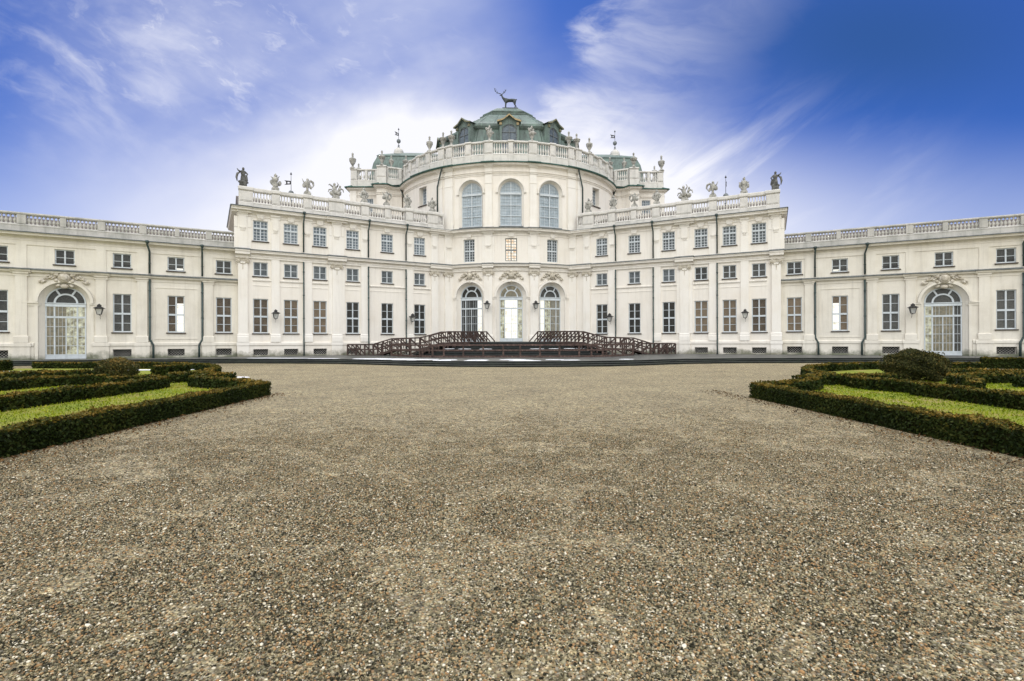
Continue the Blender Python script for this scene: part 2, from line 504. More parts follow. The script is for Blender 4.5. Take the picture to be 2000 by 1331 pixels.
def grate(W, sc, z0, z1, w, d=-.2):
    f = MB(); a, b = sc - w / 2, sc + w / 2
    n = 6
    step = w / n; h = z1 - z0; t = .010
    for sgn in (-1, 1):
        k = -8
        while k < 16:
            # diagonals clipped to the opening
            x0, x1 = a + k * step, a + k * step + h * 1.0
            if sgn < 0: x0, x1 = x1, x0
            P = [(x0, z0), (x1, z1)]
            (xa, za), (xb, zb) = P
            def clip(xv):
                return za + (zb - za) * (xv - xa) / (xb - xa)
            q = sorted(P)
            xl, xr = max(q[0][0], a), min(q[1][0], b)
            if xr - xl > .03:
                zl, zr = clip(xl), clip(xr)
                f.add([W(xl, d, zl - t), W(xr, d, zr - t), W(xr, d, zr + t), W(xl, d, zl + t),
                       W(xl, d - .02, zl - t), W(xr, d - .02, zr - t), W(xr, d - .02, zr + t), W(xl, d - .02, zl + t)],
                      [(0, 1, 2, 3), (7, 6, 5, 4), (0, 4, 5, 1), (3, 2, 6, 7)])
            k += 1
    for x in (a + .015, b - .015): sbox(f, W, x - .015, x + .015, d - .03, d + .01, z0, z1)
    o = part(f, 'basement_grate', 'stone_low')
    p = MB(); p.quad(W(a, d - .12, z0), W(b, d - .12, z0), W(b, d - .12, z1), W(a, d - .12, z1))
    part(p, 'opening', 'dark', o)
    return o

def baluster_profile(h):
    return [(.085, 0), (.085, .06 * h), (.048, .10 * h), (.07, .2 * h), (.110, .34 * h), (.097, .44 * h), (.052, .62 * h), (.040, .74 * h),
            (.05, .80 * h), (.034, .84 * h), (.07, .92 * h), (.07, h)]

def balustrade(W, s0, s1, zp, zb, zt, zr, bays, d=-.3, step=.235, pw=.2, mat='stone'):
    """zp plinth base, zb baluster foot, zt baluster head, zr rail top; bays: open spans.  One part: plinth, balusters, piers and rail."""
    m = MB()
    mould(m, W, s0, s1, [(d - .17, zp), (d + .19, zp), (d + .19, zb - .16), (d + .21, zb - .12), (d + .21, zb - .07), (d + .14, zb), (d - .14, zb)])
    o = part(m, 'balustrade', mat)
    m = MB(); mould(m, W, s0, s1, [(d - .13, zt), (d + .13, zt), (d + .19, zt + .07), (d + .19, zr - .06), (d + .16, zr), (d - .16, zr)])
    part(m, 'rail', mat, o)
    bl = MB()
    for a, b in bays:
        n = max(1, round((b - a) / step))
        for i in range(n):
            s = a + (b - a) * (i + .5) / n
            x, y, z = W(s, d, zb)
            lathe(bl, (x, y, zb - .002), baluster_profile(zt - zb + .004), 8)
    part(bl, 'balusters', mat, o)['kind'] = 'stuff'
    # solid piers between the bays
    e = [s0] + [v for ab in sorted(bays) for v in ab] + [s1]
    for i in range(0, len(e), 2):
        a, b = e[i], e[i + 1]
        if b - a < .08: continue
        q = MB(); sbox(q, W, a + .012, b - .012, d - .2, d + pw, zb + .002, zt - .002)
        if b - a > .5:
            sbox(q, W, a + .09, b - .09, d + pw, d + pw + .035, zb + .09, zt - .09)
            if b - a < 1.5: mould(q, W, a - .03, b + .03, [(d + .2, zt + .02), (d + .29, zt + .1), (d + .29, zr - .05), (d + .25, zr + .025), (d - .24, zr + .025), (d - .24, zr + .003), (d + .2, zr + .003)])
            sbox(q, W, a + .012, b - .012, d + .2, d + .27, zp + .002, zb - .13)
        part(q, 'pedestal', mat, o)
    return o

# ---- mouldings shared by the facades
def cornice_profile(z, h, dep, d0=-.02):
    return [(d0, z), (.10 * dep, z), (.14 * dep, z + .22 * h), (.45 * dep, z + .34 * h), (.85 * dep, z + .45 * h), (.88 * dep, z + .72 * h), (dep, z + .88 * h), (dep, z + h), (d0, z + h)]
def lead_profile(z, h, dep, d0=-.02):
    return [(d0, z), (dep + .03, z), (dep + .05, z + .055), (dep + .02, z + .075), (d0, z + h)]

def ionic(W, sc, w, z, h, parent, d=.13):
    """capital: echinus, two volutes, abacus and a hanging husk"""
    m = MB()
    sbox(m, W, sc - w / 2 - .05, sc + w / 2 + .05, -.01, d + .12, z + h * .80, z + h)
    sbox(m, W, sc - w / 2 + .02, sc + w / 2 - .02, -.01, d + .07, z + h * .38, z + h * .80)
    for sg in (-1, 1):
        c = sc + sg * (w / 2 + .0)
        n = 12; vs = []; fs = []
        for dd, rr in ((-.005, .20), (d + .10, .20), (d + .13, .13), (d + .10, .10), (d + .15, .05)):
            for k in range(n):
                a = 2 * PI * k / n
                vs.append(W(c + rr * h / .5 * math.cos(a), dd, z + h * .45 + rr * h / .5 * math.sin(a)))
        for i in range(4):
            for k in range(n): fs.append((i * n + k, i * n + (k + 1) % n, (i + 1) * n + (k + 1) % n, (i + 1) * n + k))
        fs.append(tuple(range(4 * n, 5 * n)))
        m.add(vs, fs, False)
    for k in range(5):
        x, y, zz = W(sc, d + .015, z - .02 - k * .11)
        blob(m, (x, y, zz), (.055 - .006 * k, .05, .06), nu=6, nv=4)
    for sg in (-1, 1):
        tube(m, [W(sc + sg * w * .33, d + .02, z + h * .2), W(sc + sg * w * .22, d + .04, z - .06), W(sc, d + .03, z - .02)], .035, 5)
    part(m, 'capital', 'ornament', parent)

def pilaster(W, s0, s1, z0, z1, order, sub=0):
    """order: 'giant' ionic, 'plain', 'low' or 'attic'"""
    m = MB(); sc, w = (s0 + s1) / 2, s1 - s0
    if order in ('giant', 'plain'):
        dep = .15 if order == 'giant' else .10
        mould(m, W, s0 - .07, s1 + .07, [(-.01, z0), (dep + .07, z0), (dep + .07, z0 + .42), (dep + .04, z0 + .46), (dep + .04, z0 + .62), (dep, z0 + .68), (-.01, z0 + .68)])
        sbox(m, W, s0, s1, -.01, dep, z0 + .68, z1)
        if order == 'giant' and sub:
            sbox(m, W, s0 - sub, s0 - .002, -.01, .06, z0 + .68, z1); sbox(m, W, s1 + .002, s1 + sub, -.01, .06, z0 + .68, z1)
    elif order == 'low':
        mould(m, W, s0 - .07, s1 + .07, [(-.01, z0), (.19, z0), (.19, z0 + .43), (.16, z0 + .48), (-.01, z0 + .48)])
        sbox(m, W, s0, s1, -.01, .12, z0 + .48, z1 - .28)
        mould(m, W, s0 - .09, s1 + .09, [(-.01, z1 - .28), (.14, z1 - .28), (.15, z1 - .18), (.22, z1 - .10), (.22, z1 - .02), (-.01, z1 - .02)])
    else:  # attic strip with a hanging block and guttae
        sbox(m, W, s0, s1, -.01, .07, z0, z1 - .32)
        sbox(m, W, s0 + .1, s1 - .1, .07, .125, z1 - 1.18, z1 - .32)
        sbox(m, W, s0 + .14, s1 - .14, .07, .155, z1 - 1.27, z1 - 1.19)
        for k in range(5):
            x = s0 + .18 + (w - .36) * (k + .5) / 5
            sbox(m, W, x - .03, x + .03, .07, .13, z1 - 1.36, z1 - 1.275)
        sbox(m, W, s0 + .16, s1 - .16, .07, .11, z1 - 1.47, z1 - 1.43)
        mould(m, W, s0 - .05, s1 + .05, [(-.01, z1 - .32), (.10, z1 - .32), (.12, z1 - .2), (.20, z1 - .1), (.2, z1 - .005), (-.01, z1 - .005)])
        if sub:
            for a, b in ((s0 - sub, s0 - .003), (s1 + .003, s1 + sub)):
                sbox(m, W, a, b, -.01, .04, z0, z1 - .33); sbox(m, W, a + .03, b - .02, .04, .07, z1 - 1.2, z1 - .34)
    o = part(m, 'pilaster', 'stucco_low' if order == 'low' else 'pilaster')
    if order == 'giant': ionic(W, sc, w, 7.98, .46, o)
    return o

def keystone(W, sc, z0, z1, w):
    m = MB()
    a, b = w * .36, w * .5
    vs = [W(sc - a, -.01, z0), W(sc + a, -.01, z0), W(sc + b, -.01, z1), W(sc - b, -.01, z1),
          W(sc - a, .10, z0), W(sc + a, .10, z0), W(sc + b, .14, z1), W(sc - b, .14, z1)]
    m.add(vs, [(4, 5, 6, 7), (0, 4, 7, 3), (5, 1, 2, 6), (7, 6, 2, 3), (0, 1, 5, 4)])
    sbox(m, W, sc - a, sc + a, -.01, .07, z0 - .1, z0 - .045)
    part(m, 'keystone', 'trim')

def panel_frame(mb, W, s0, s1, z0, z1, w=.07, d=.035):
    sbox(mb, W, s0, s1, -.01, d, z1 - w, z1); sbox(mb, W, s0, s1, -.01, d, z0, z0 + w)
    sbox(mb, W, s0, s0 + w, -.01, d - .003, z0 + w, z1 - w); sbox(mb, W, s1 - w, s1, -.01, d - .003, z0 + w, z1 - w)

def downpipe(W, s, zt, segs, hop=True, r=.065, wob=0):
    """segs: list of (z0,z1,d); joined by bends; zt: gutter outlet"""
    pr = None
    m = MB(); pts = []
    for (za, zb, d, ds) in segs:
        pts += [W(s + ds, d, za), W(s + ds, d, zb)]
    tube(m, pts, r, 8)
    for (za, zb, d, ds) in segs:
        k = za - .9
        while k > zb + .3:
            x, y, z = W(s + ds, d, k); lathe(m, (x, y, z), [(r + .02, 0), (r + .02, .07)], 8, False); k -= 2.0
    x, y, z = W(s + segs[0][3], segs[0][2], zt)
    if hop: lathe(m, (x, y, z - .16), [(r, 0), (.12, .1), (.14, .2), (.1, .26)], 8)
    return part(m, 'downpipe', 'pipe')

def cartouche(W, sc, z, sx, d=.12, spread=1.0):
    """carved shield with leafy sprays on either side, and a carved keystone under it"""
    m = MB()
    def B(ds, dd, dz, r, rot=0):
        x, y, zz = W(sc + ds, d + dd, z + dz)
        ang = math.atan2(W(sc + .1, 0, 0)[1] - W(sc, 0, 0)[1], W(sc + .1, 0, 0)[0] - W(sc, 0, 0)[0])
        blob(m, (x, y, zz), r, (0, rot, ang), 8, 5)
    B(0, .05, .10, (.30 * sx, .15, .36)); B(0, .16, .12, (.19 * sx, .08, .24))
    B(0, .08, .46, (.22 * sx, .12, .09))
    for sg in (-1, 1):
        B(sg * .34 * sx, .03, .30, (.16, .10, .14)); B(sg * .36 * sx, .03, -.12, (.13, .10, .13))
        for k in range(7):
            t = k / 6
            B(sg * (.48 + .75 * t * spread), .02, .34 - .62 * t ** 1.5 + .12 * math.sin(k * 2.3), (.17 - .05 * t, .07, .075), sg * (.5 + .5 * t))
            B(sg * (.50 + .75 * t * spread), .01, .14 - .46 * t ** 1.6 - .08 * math.sin(k * 1.9), (.13 - .04 * t, .06, .06), sg * (.9 - .6 * t))
    B(0, -.06, -.50, (.20 * sx, .14, .16))
    for sg in (-1, 1): B(sg * .3 * sx, -.08, -.46, (.17, .10, .10), sg * .5)
    part(m, 'cartouche', 'ornament')

def arched_door(W, sc, hw, zb, zs, lit_map, d=-.55, drop=.28):
    """glazed door: lunette, transom, narrow side lights and two leaves. lit_map: pane material per column"""
    f = MB(); th = .10
    # lunette
    archring(f, W, sc, zs, hw - .085, hw, d - th, d, 24)
    archring(f, W, sc, zs, hw * .50, hw * .60, d - th + .004, d - .004, 18)
    for a in (PI * .33, PI * .67):
        ca, sa = math.cos(a), math.sin(a)
        r0, r1 = hw * .6, hw - .085
        t = .055
        P = [W(sc - r0 * ca - t * sa, d - .01, zs + r0 * sa - t * ca), W(sc - r0 * ca + t * sa, d - .01, zs + r0 * sa + t * ca),
             W(sc - r1 * ca + t * sa, d - .01, zs + r1 * sa + t * ca), W(sc - r1 * ca - t * sa, d - .01, zs + r1 * sa - t * ca)]
        Q = [W(sc - r0 * ca - t * sa, d - .09, zs + r0 * sa - t * ca), W(sc - r0 * ca + t * sa, d - .09, zs + r0 * sa + t * ca),
             W(sc - r1 * ca + t * sa, d - .09, zs + r1 * sa + t * ca), W(sc - r1 * ca - t * sa, d - .09, zs + r1 * sa - t * ca)]
        f.add(P + Q, [(0, 1, 2, 3), (0, 4, 5, 1), (1, 5, 6, 2), (2, 6, 7, 3), (3, 7, 4, 0)])
    # transom band
    mould(f, W, sc - hw, sc + hw, [(d - th, zs - drop), (d + .05, zs - drop), (d + .05, zs - drop + .09), (d + .02, zs - drop + .12), (d + .02, zs - .09), (d + .07, zs - .05), (d + .07, zs), (d - th, zs)])
    z1 = zs - drop; H = z1 - zb
    zm = zb + H * .80
    cols = [-hw, -hw * .56, 0, hw * .56, hw]
    for i, c in enumerate(cols):
        w = .075 if i in (0, 4) else (.06 if i == 2 else .09)
        lo, hi = zb, (zm if i == 2 else z1)
        x0 = sc + c - (0 if i == 0 else w if i == 4 else w / 2)
        sbox(f, W, x0, x0 + w, d - th, d - .003 * i, lo, hi)
    sbox(f, W, sc - hw + .075, sc + hw - .075, d - th + .005, d + .02, zm - .07, zm + .07)
    kick = .26 if H > 3.3 else .24
    for a, b in zip(cols, cols[1:]):
        sbox(f, W, sc + a + .04, sc + b - .04, d - .06, d - .025, zb, zb + kick)
        sbox(f, W, sc + a + .04, sc + b - .04, d - .08, d - .012, zb + kick, zb + kick + .07)
        for k in range(1, 4):
            zz = zb + kick + (zm - zb - kick) * k / 4
            sbox(f, W, sc + a + .04, sc + b - .04, d - .075, d - .02, zz - .018, zz + .018)
        # fine leaded grid
        nn = 2 if abs(b - a) < hw * .5 else 3
        for k in range(1, nn):
            xx = sc + a + (b - a) * k / nn
            sbox(f, W, xx - .008, xx + .008, d - .07, d - .04, zb + kick + .07, z1)
    o = part(f, 'door', 'frame')
    g = MB()
    n = 24; dd = d - .085
    vs = [W(sc - hw * math.cos(PI * i / n), dd, zs + hw * math.sin(PI * i / n)) for i in range(n + 1)]
    g.add(vs, [tuple(range(n + 1))]); part(g, 'fanlight_pane', lit_map[4], o)
    for i, (a, b) in enumerate(zip(cols, cols[1:])):
        g = MB(); g.quad(W(sc + a, dd, zb), W(sc + b, dd, zb), W(sc + b, dd, z1), W(sc + a, dd, z1))
        part(g, 'pane', lit_map[i], o)
    return o

# ------------------------------------------------------------------ wings, built for both sides
GW = [13.917, 11.577, 9.214, 6.384, 3.202, 0.0]
OW = [16.587, 19.83, 23.195, 30.0]
DOORS = 26.47
INNER_BAYS = [(13.06, 14.45), (10.55, 12.39), (8.45, 9.83), (5.58, 7.05), (3.40, 4.86), (1.36, 2.83), (-.84, .62), (-2.44, -2.0)]
OUTER_BAYS = [(15.85, 17.4), (17.86, 19.59), (19.92, 21.69), (22.17, 24.17), (24.65, 26.39), (26.75, 28.52), (29.02, 30.8), (31.2, 32.9), (33.4, 35.2)]

for side in (-1, 1):
    W = Wing(side); L = side < 0
    ZC = 12.22
    # ---------- inner wing
    ops = []
    for s in GW:
        ops.append((s, .5675, 2.24, 5.11, False, .3))
        ops.append((s, .545, 6.98, 8.15, False, .3))
        ops.append((s, .56, 9.9, 11.6, False, .3))
        if s > 5: ops.append((s, .56, .42, .92, False, .35))
    m = MB()
    wall(m, W, -3.7, 15.58, ZT - .3, 12.5, ops)
    E = Line(W(15.58, 0, 0)[:2], W(15.58, -9.0, 0)[:2]) if not L else Line(W(15.58, -9.0, 0)[:2], W(15.58, 0, 0)[:2])
    wall(m, E, 0, E.L, ZT - .3, 12.5, [])
    part(m, 'wall', 'stucco')
    # plinth
    m = MB()
    edges = [-3.7] + [v for s in sorted(GW) if s > 5 for v in (s - .56, s + .56)] + [15.66]
    for i in range(0, len(edges), 2):
        sbox(m, W, edges[i], edges[i + 1], -.02, .05, ZT - .3, 1.22)
    mould(m, W, -3.7, 15.66, [(-.02, 1.22), (.10, 1.22), (.12, 1.27), (.12, 1.44), (.07, 1.51), (-.02, 1.51)])
    sbox(m, W, -3.7, edges[1], -.02, .049, .92, 1.22)
    for i in range(1, len(edges) - 1, 2): sbox(m, W, edges[i], edges[i + 1], -.02, .049, .92, 1.22)
    part(m, 'plinth', 'stucco')
    # string courses and panels
    m = MB()
    bounds = [(13.17, 14.5), (10.67, 12.42), (8.55, 9.84), (5.72, 7.06), (1.46, 4.90), (-1.11, .61)]
    for (a, b) in bounds:
        mould(m, W, a, b, [(-.01, 6.56), (.05, 6.56), (.09, 6.63), (.09, 6.68), (-.01, 6.72)])
        sbox(m, W, a, b, -.01, .03, 6.18, 6.24)
        # raised strip around the mezzanine field
        sbox(m, W, a, b, -.01, .04, 8.36, 8.42)
    mould(m, W, -3.7, 15.62, [(-.01, 8.42), (.12, 8.42), (.13, 8.55), (.17, 8.60), (.17, 8.66), (.10, 8.70), (-.01, 8.70)])
    part(m, 'string_course', 'trim')
    m = MB()
    mould(m, W, -3.7, 15.75, cornice_profile(8.70, .34, .42))
    for a, b in ((7.0, 8.6), (14.72, 15.8), (-3.6, -1.0)):
        mould(m, W, a, b, cornice_profile(8.42, .62, .54, .18))
    part(m, 'cornice', 'trim')
    m = MB(); mould(m, W, -3.7, 15.78, lead_profile(9.045, .17, .42))
    for a, b in ((6.97, 8.63), (14.69, 15.84), (-3.62, -.97)): mould(m, W, a, b, lead_profile(9.048, .16, .54, .3))
    part(m, 'flashing', 'lead')
    # main cornice
    m = MB()
    mould(m, W, -3.7, 15.6, [(-.01, 11.88), (.05, 11.88), (.05, 11.96), (-.01, 11.98)])
    mould(m, W, -3.7, 15.95, cornice_profile(12.12, .40, .50))
    for a, b in ((6.9, 8.7), (14.6, 16.05), (-3.6, -.95)): mould(m, W, a, b, cornice_profile(12.12, .396, .62, .3))
    mould(m, E, -.4 if not L else 0, E.L if not L else E.L + .4, cornice_profile(12.12, .392, .5))
    part(m, 'cornice', 'trim')
    m = MB(); mould(m, W, -3.7, 16.05, lead_profile(12.52, .11, .52)); mould(m, W, 14.57, 16.12, lead_profile(12.523, .11, .64, .3)); mould(m, W, 6.87, 8.73, lead_profile(12.523, .1, .64, .3))
    mould(m, E, -.5 if not L else 0, E.L if not L else E.L + .5, lead_profile(12.525, .11, .52))
    part(m, 'flashing', 'lead')
    # pilasters: lower giant order and attic strips
    for (a, b, od, sb) in ((14.89, 15.58, 'giant', .32), (12.48, 13.11, 'plain', 0), (9.9, 10.61, 'plain', 0), (7.41, 8.18, 'giant', .30), (4.96, 5.66, 'plain', 0), (.67, 1.39, 'plain', 0), (-1.87, -1.17, 'giant', .0), (-3.47, -2.62, 'giant', 0)):
        pilaster(W, a, b, 1.51, 8.44, od, sb if b < 15 else 0)
        pilaster(W, a, b, 9.2, 12.14, 'attic', .28 if sb else 0)
        if od == 'giant':
            m = MB(); sbox(m, W, a - .09, b + .09, .05, .16, ZT - .3, 1.22); sbox(m, W, a - .12, b + .12, .12, .2, 1.225, 1.5)
            part(m, 'plinth', 'pilaster')
    for s in GW: keystone(W, s, 11.76, 12.1, .62)
    # windows
    for i, s in enumerate(GW):
        gp = ('pane_brown', 'pane_brown', 'pane_brown', 'pane_dark', 'pane_dark', 'pane_dark')[i] if L else ('pane_brown', 'pane_brown', 'pane_brown', 'pane_dark', 'pane_dark', 'pane_dark')[i]
        window(W, s, 2.24, 5.11, 1.135, 2, (.24, .74), gp, trans=.485)
        window(W, s, 6.98, 8.15, 1.09, 2, (.48,), 'pane_upper' if i > 2 or L else 'pane_grey', mull=.09)
        window(W, s, 9.9, 11.6, 1.12, 4, (.155, .30, .45, .82), 'pane_blue' if L else 'pane_upper', trans=.63, mull=.09, bar=.04)
        if s > 5: grate(W, s, .42, .92, 1.12)
    # downpipes
    for s in (10.58, 5.0, 1.42):
        dpt = [(12.55, 12.25, .62, .0), (11.7, 9.25, .16, 0)] if s > 2 else [(12.55, 12.25, .62, .0), (11.7, 9.25, .16, 0)]
        downpipe(W, s, 12.55, dpt)
        downpipe(W, s, 8.9, [(8.40, 1.6, .17, 0), (1.3, ZT, .24, 0)], hop=False)
    # balustrade, roof
    balustrade(W, -2.6, 15.52, 12.6, 13.12, 13.97, 14.3, INNER_BAYS, d=-.25)
    m = MB()
    a, b = -4.0, 15.5
    P = lambda s, d, z: W(s, d, z)
    m.quad(P(a, .3, 12.585), P(b + .3, .3, 12.585), P(b + .3, -.9, 12.60), P(a, -.9, 12.60))
    m.quad(P(a, -.9, 12.60), P(b, -.9, 12.60), P(b, -5.0, 14.7), P(a, -5.0, 14.7))
    m.quad(P(a, -5.0, 14.7), P(b, -5.0, 14.7), P(b, -9.2, 12.6), P(a, -9.2, 12.6))
    m.add([P(b, -.9, 12.6), P(b, -5, 14.7), P(b, -9.2, 12.6)], [(0, 1, 2)])
    part(m, 'roof', 'roof_tile')
    mb_ = MB(); bw = Line(W(15.58, -9, 0)[:2], W(-6, -9, 0)[:2]); wall(mb_, bw, 0, bw.L, 0, 12.6, []); part(mb_, 'wall', 'stucco')

    # ---------- outer low wing
    V = Wing(side, .335)
    s1 = 37.5
    ops = []
    for s in OW + [33.5]:
        ops.append((s, .554, 2.27, 5.13, False, .3))
        ops.append((s, .55, 7.06, 8.14, False, .3))
        ops.append((s, .56, .47, 1.0, False, .35))
    ops.append((DOORS, .55, 7.06, 8.14, False, .3))
    ops.append((DOORS, 1.50, ZT, 4.36, True, .02))
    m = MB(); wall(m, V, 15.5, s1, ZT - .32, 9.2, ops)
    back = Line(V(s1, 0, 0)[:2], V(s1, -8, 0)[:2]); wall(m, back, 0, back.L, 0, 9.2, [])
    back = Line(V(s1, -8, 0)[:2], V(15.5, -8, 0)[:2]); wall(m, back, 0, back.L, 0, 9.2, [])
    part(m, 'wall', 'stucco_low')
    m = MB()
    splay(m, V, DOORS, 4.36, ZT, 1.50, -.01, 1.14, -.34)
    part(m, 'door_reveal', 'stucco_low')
    m = MB()
    archring(m, V, DOORS, 4.36, 1.44, 1.62, -.02, .15, 26); archring(m, V, DOORS, 4.36, 1.64, 1.70, -.02, .05, 26)
    for sg in (-1, 1):
        a, b = sorted((DOORS + sg * 1.40, DOORS + sg * 2.30))
        mould(m, V, a, b, [(-.02, 4.08), (.05, 4.08), (.06, 4.2), (.13, 4.27), (.13, 4.34), (-.02, 4.35)])
        a, b = sorted((DOORS + sg * 1.44, DOORS + sg * 1.62)); sbox(m, V, a, b, -.02, .05, ZT, 4.08)
        # splayed impost inside the niche
        P0 = [V(DOORS + sg * 1.44, .06, 4.1), V(DOORS + sg * 1.13, -.46, 4.1), V(DOORS + sg * 1.13, -.46, 4.33), V(DOORS + sg * 1.44, .06, 4.33)]
        P1 = [V(DOORS + sg * 1.50, .0, 4.1), V(DOORS + sg * 1.20, -.5, 4.1), V(DOORS + sg * 1.20, -.5, 4.33), V(DOORS + sg * 1.50, .0, 4.33)]
        m.add(P0 + P1, [(0, 1, 2, 3), (3, 2, 6, 7), (0, 4, 5, 1)])
        # panelled jamb
        for z0_, z1_ in ((1.55, 3.95), (.5, 1.35)):
            a0, b0 = DOORS + sg * 1.44, DOORS + sg * 1.20
            A = [V(a0, -.07, z0_), V(b0, -.41, z0_), V(b0, -.41, z1_), V(a0, -.07, z1_)]
            for q0, q1 in ((0, 1), (1, 2), (2, 3), (3, 0)):
                beam(m, A[q0], A[q1], .03, .03)
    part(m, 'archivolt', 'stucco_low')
    cartouche(V, DOORS, 6.02, 1.25, .10, 1.1)
    if L: lm = ['lit_garden', 'lit_garden', 'lit_dim', 'lit_dim', 'pane_grey']   # s runs outwards
    else: lm = ['lit_garden', 'lit_dim', 'lit_dim', 'pane_grey', 'pane_grey']
    arched_door(V, DOORS, 1.13, ZT + .02, 4.36, lm, d=-.32)
    # plinth
    m = MB()
    cs = sorted(OW + [33.5])
    edges = [15.7] + [v for s in cs[:3] for v in (s - .56, s + .56)] + [DOORS - 1.66]
    for i in range(0, len(edges), 2): sbox(m, V, edges[i], edges[i + 1], -.02, .05, ZT - .3, 1.24)
    for i in range(1, len(edges) - 1, 2): sbox(m, V, edges[i], edges[i + 1], -.02, .049, 1.0, 1.24)
    edges = [DOORS + 1.66] + [v for s in cs[3:] for v in (s - .56, s + .56)] + [s1]
    for i in range(0, len(edges), 2): sbox(m, V, edges[i], edges[i + 1], -.02, .05, ZT - .3, 1.24)
    for i in range(1, len(edges) - 1, 2): sbox(m, V, edges[i], edges[i + 1], -.02, .049, 1.0, 1.24)
    for a, b in ((15.7, DOORS - 1.66), (DOORS + 1.66, s1)):
        mould(m, V, a, b, [(-.02, 1.24), (.09, 1.24), (.11, 1.29), (.11, 1.45), (.06, 1.51), (-.02, 1.51)])
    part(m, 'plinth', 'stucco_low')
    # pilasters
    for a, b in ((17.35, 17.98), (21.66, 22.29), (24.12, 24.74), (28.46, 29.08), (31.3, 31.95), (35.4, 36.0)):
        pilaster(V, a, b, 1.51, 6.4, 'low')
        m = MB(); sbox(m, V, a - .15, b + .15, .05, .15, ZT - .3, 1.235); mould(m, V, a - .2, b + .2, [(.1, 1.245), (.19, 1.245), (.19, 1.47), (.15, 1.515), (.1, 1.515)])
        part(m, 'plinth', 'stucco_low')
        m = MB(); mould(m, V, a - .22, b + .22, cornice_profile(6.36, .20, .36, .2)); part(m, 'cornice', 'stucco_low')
    m = MB()
    panel_frame(m, V, 18.37, 21.24, 1.75, 5.75)                       # big framed panel
    # attic fields: raised strips around recessed panels
    ss = [15.7, 17.37, 18.03, 21.6, 22.25, 24.14, 24.71, 28.49, 29.05, 31.25, 32.0, 35.3, 36.0, s1]
    for i in range(1, len(ss) - 2, 2): sbox(m, V, ss[i], ss[i + 1], -.01, .05, 6.68, 8.30)
    sbox(m, V, 15.7, s1, -.01, .05, 8.30, 8.62)
    sbox(m, V, 15.7, s1, -.01, .075, 8.60, 8.66)
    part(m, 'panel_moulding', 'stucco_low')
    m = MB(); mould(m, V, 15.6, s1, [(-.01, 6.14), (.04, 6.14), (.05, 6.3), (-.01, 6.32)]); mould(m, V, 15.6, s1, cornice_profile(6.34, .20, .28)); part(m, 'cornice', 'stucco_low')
    m = MB(); mould(m, V, 15.6, s1, lead_profile(6.545, .17, .30))
    for a, b in ((17.35, 17.98), (21.66, 22.29), (24.12, 24.74), (28.46, 29.08)): mould(m, V, a - .24, b + .24, lead_profile(6.563, .10, .37, .2))
    part(m, 'flashing', 'lead')
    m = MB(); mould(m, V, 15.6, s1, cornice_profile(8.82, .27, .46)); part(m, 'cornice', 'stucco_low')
    m = MB(); mould(m, V, 15.6, s1, lead_profile(9.09, .16, .48)); part(m, 'flashing', 'lead')
    balustrade(V, 15.65, s1, 9.24, 9.75, 10.37, 10.54, OUTER_BAYS, d=-.2, step=.225, mat='stone_low')
    m = MB()
    m.quad(V(15.5, .3, 9.2), V(s1, .3, 9.2), V(s1, -.7, 9.22), V(15.5, -.7, 9.22))
    m.quad(V(15.5, -.7, 9.22), V(s1, -.7, 9.22), V(s1, -4.6, 11.0), V(15.5, -4.6, 11.0))
    m.quad(V(15.5, -4.6, 11.0), V(s1, -4.6, 11.0), V(s1, -8.2, 9.2), V(15.5, -8.2, 9.2))
    part(m, 'roof', 'roof_tile')
    for i, s in enumerate(OW + [33.5]):
        gp = 'pane_brown' if i == 0 else 'pane_grey'
        if i == 1:
            o = window(V, s, 2.27, 5.13, 1.108, 2, (.24, .74), 'pane_brown', trans=.485)
            q = MB(); sg = -1
            q.quad(V(s - .50, -.145, 2.36), V(s - .06, -.145, 2.36), V(s - .06, -.145, 4.55), V(s - .50, -.145, 4.55))
            part(q, 'pane', 'lit_white', o)
        else:
            window(V, s, 2.27, 5.13, 1.108, 2, (.24, .74), gp, trans=.485)
        o = window(V, s, 7.06, 8.14, 1.10, 2, (.47,), 'pane_grey', mull=.09)
        q = MB(); sbox(q, V, s - .53, s + .53, -.10, -.085, 7.30, 7.33); sbox(q, V, s - .53, s + .53, -.10, -.085, 7.17, 7.19); part(q, 'guard_rail', 'iron', o)
        if i == 1:
            q = MB(); q.quad(V(s - .46, -.145, 7.16), V(s + .02, -.145, 7.16), V(s + .02, -.145, 7.30), V(s - .46, -.145, 7.30)); part(q, 'pane', 'lit_white', o)
        grate(V, s, .47, 1.0, 1.12)
    o = window(V, DOORS, 7.06, 8.14, 1.10, 2, (.47,), 'pane_grey', mull=.09)
    q = MB(); sbox(q, V, DOORS - .53, DOORS + .53, -.10, -.085, 7.30, 7.33); part(q, 'guard_rail', 'iron', o)
    for s in [21.5, 18.08] + ([30.9] if not L else []):
        downpipe(V, s, 9.1, [(9.1, 8.9, .52, .12 if s > 20 else 0), (8.4, 6.75, .13, 0)])
        downpipe(V, s, 6.4, [(6.3, 1.75, .14, 0), (1.3, ZT, .22, -.22 if s > 20 else .22)], hop=False, r=.075)

# ------------------------------------------------------------------ rotunda
W = Cyl()
m = MB()
A27 = DEG(27.6)
ops = []
for a in (0, -18.45, 18.45):
    ops.append((DEG(a), 1.50, 1.45, 5.9, True, .02))
    ops.append((DEG(a * 1.025), .575, 9.36, 11.6, False, .35))
wall(m, W, -A27, A27, ZT - .3, 12.55, ops)
part(m, 'wall', 'stucco')
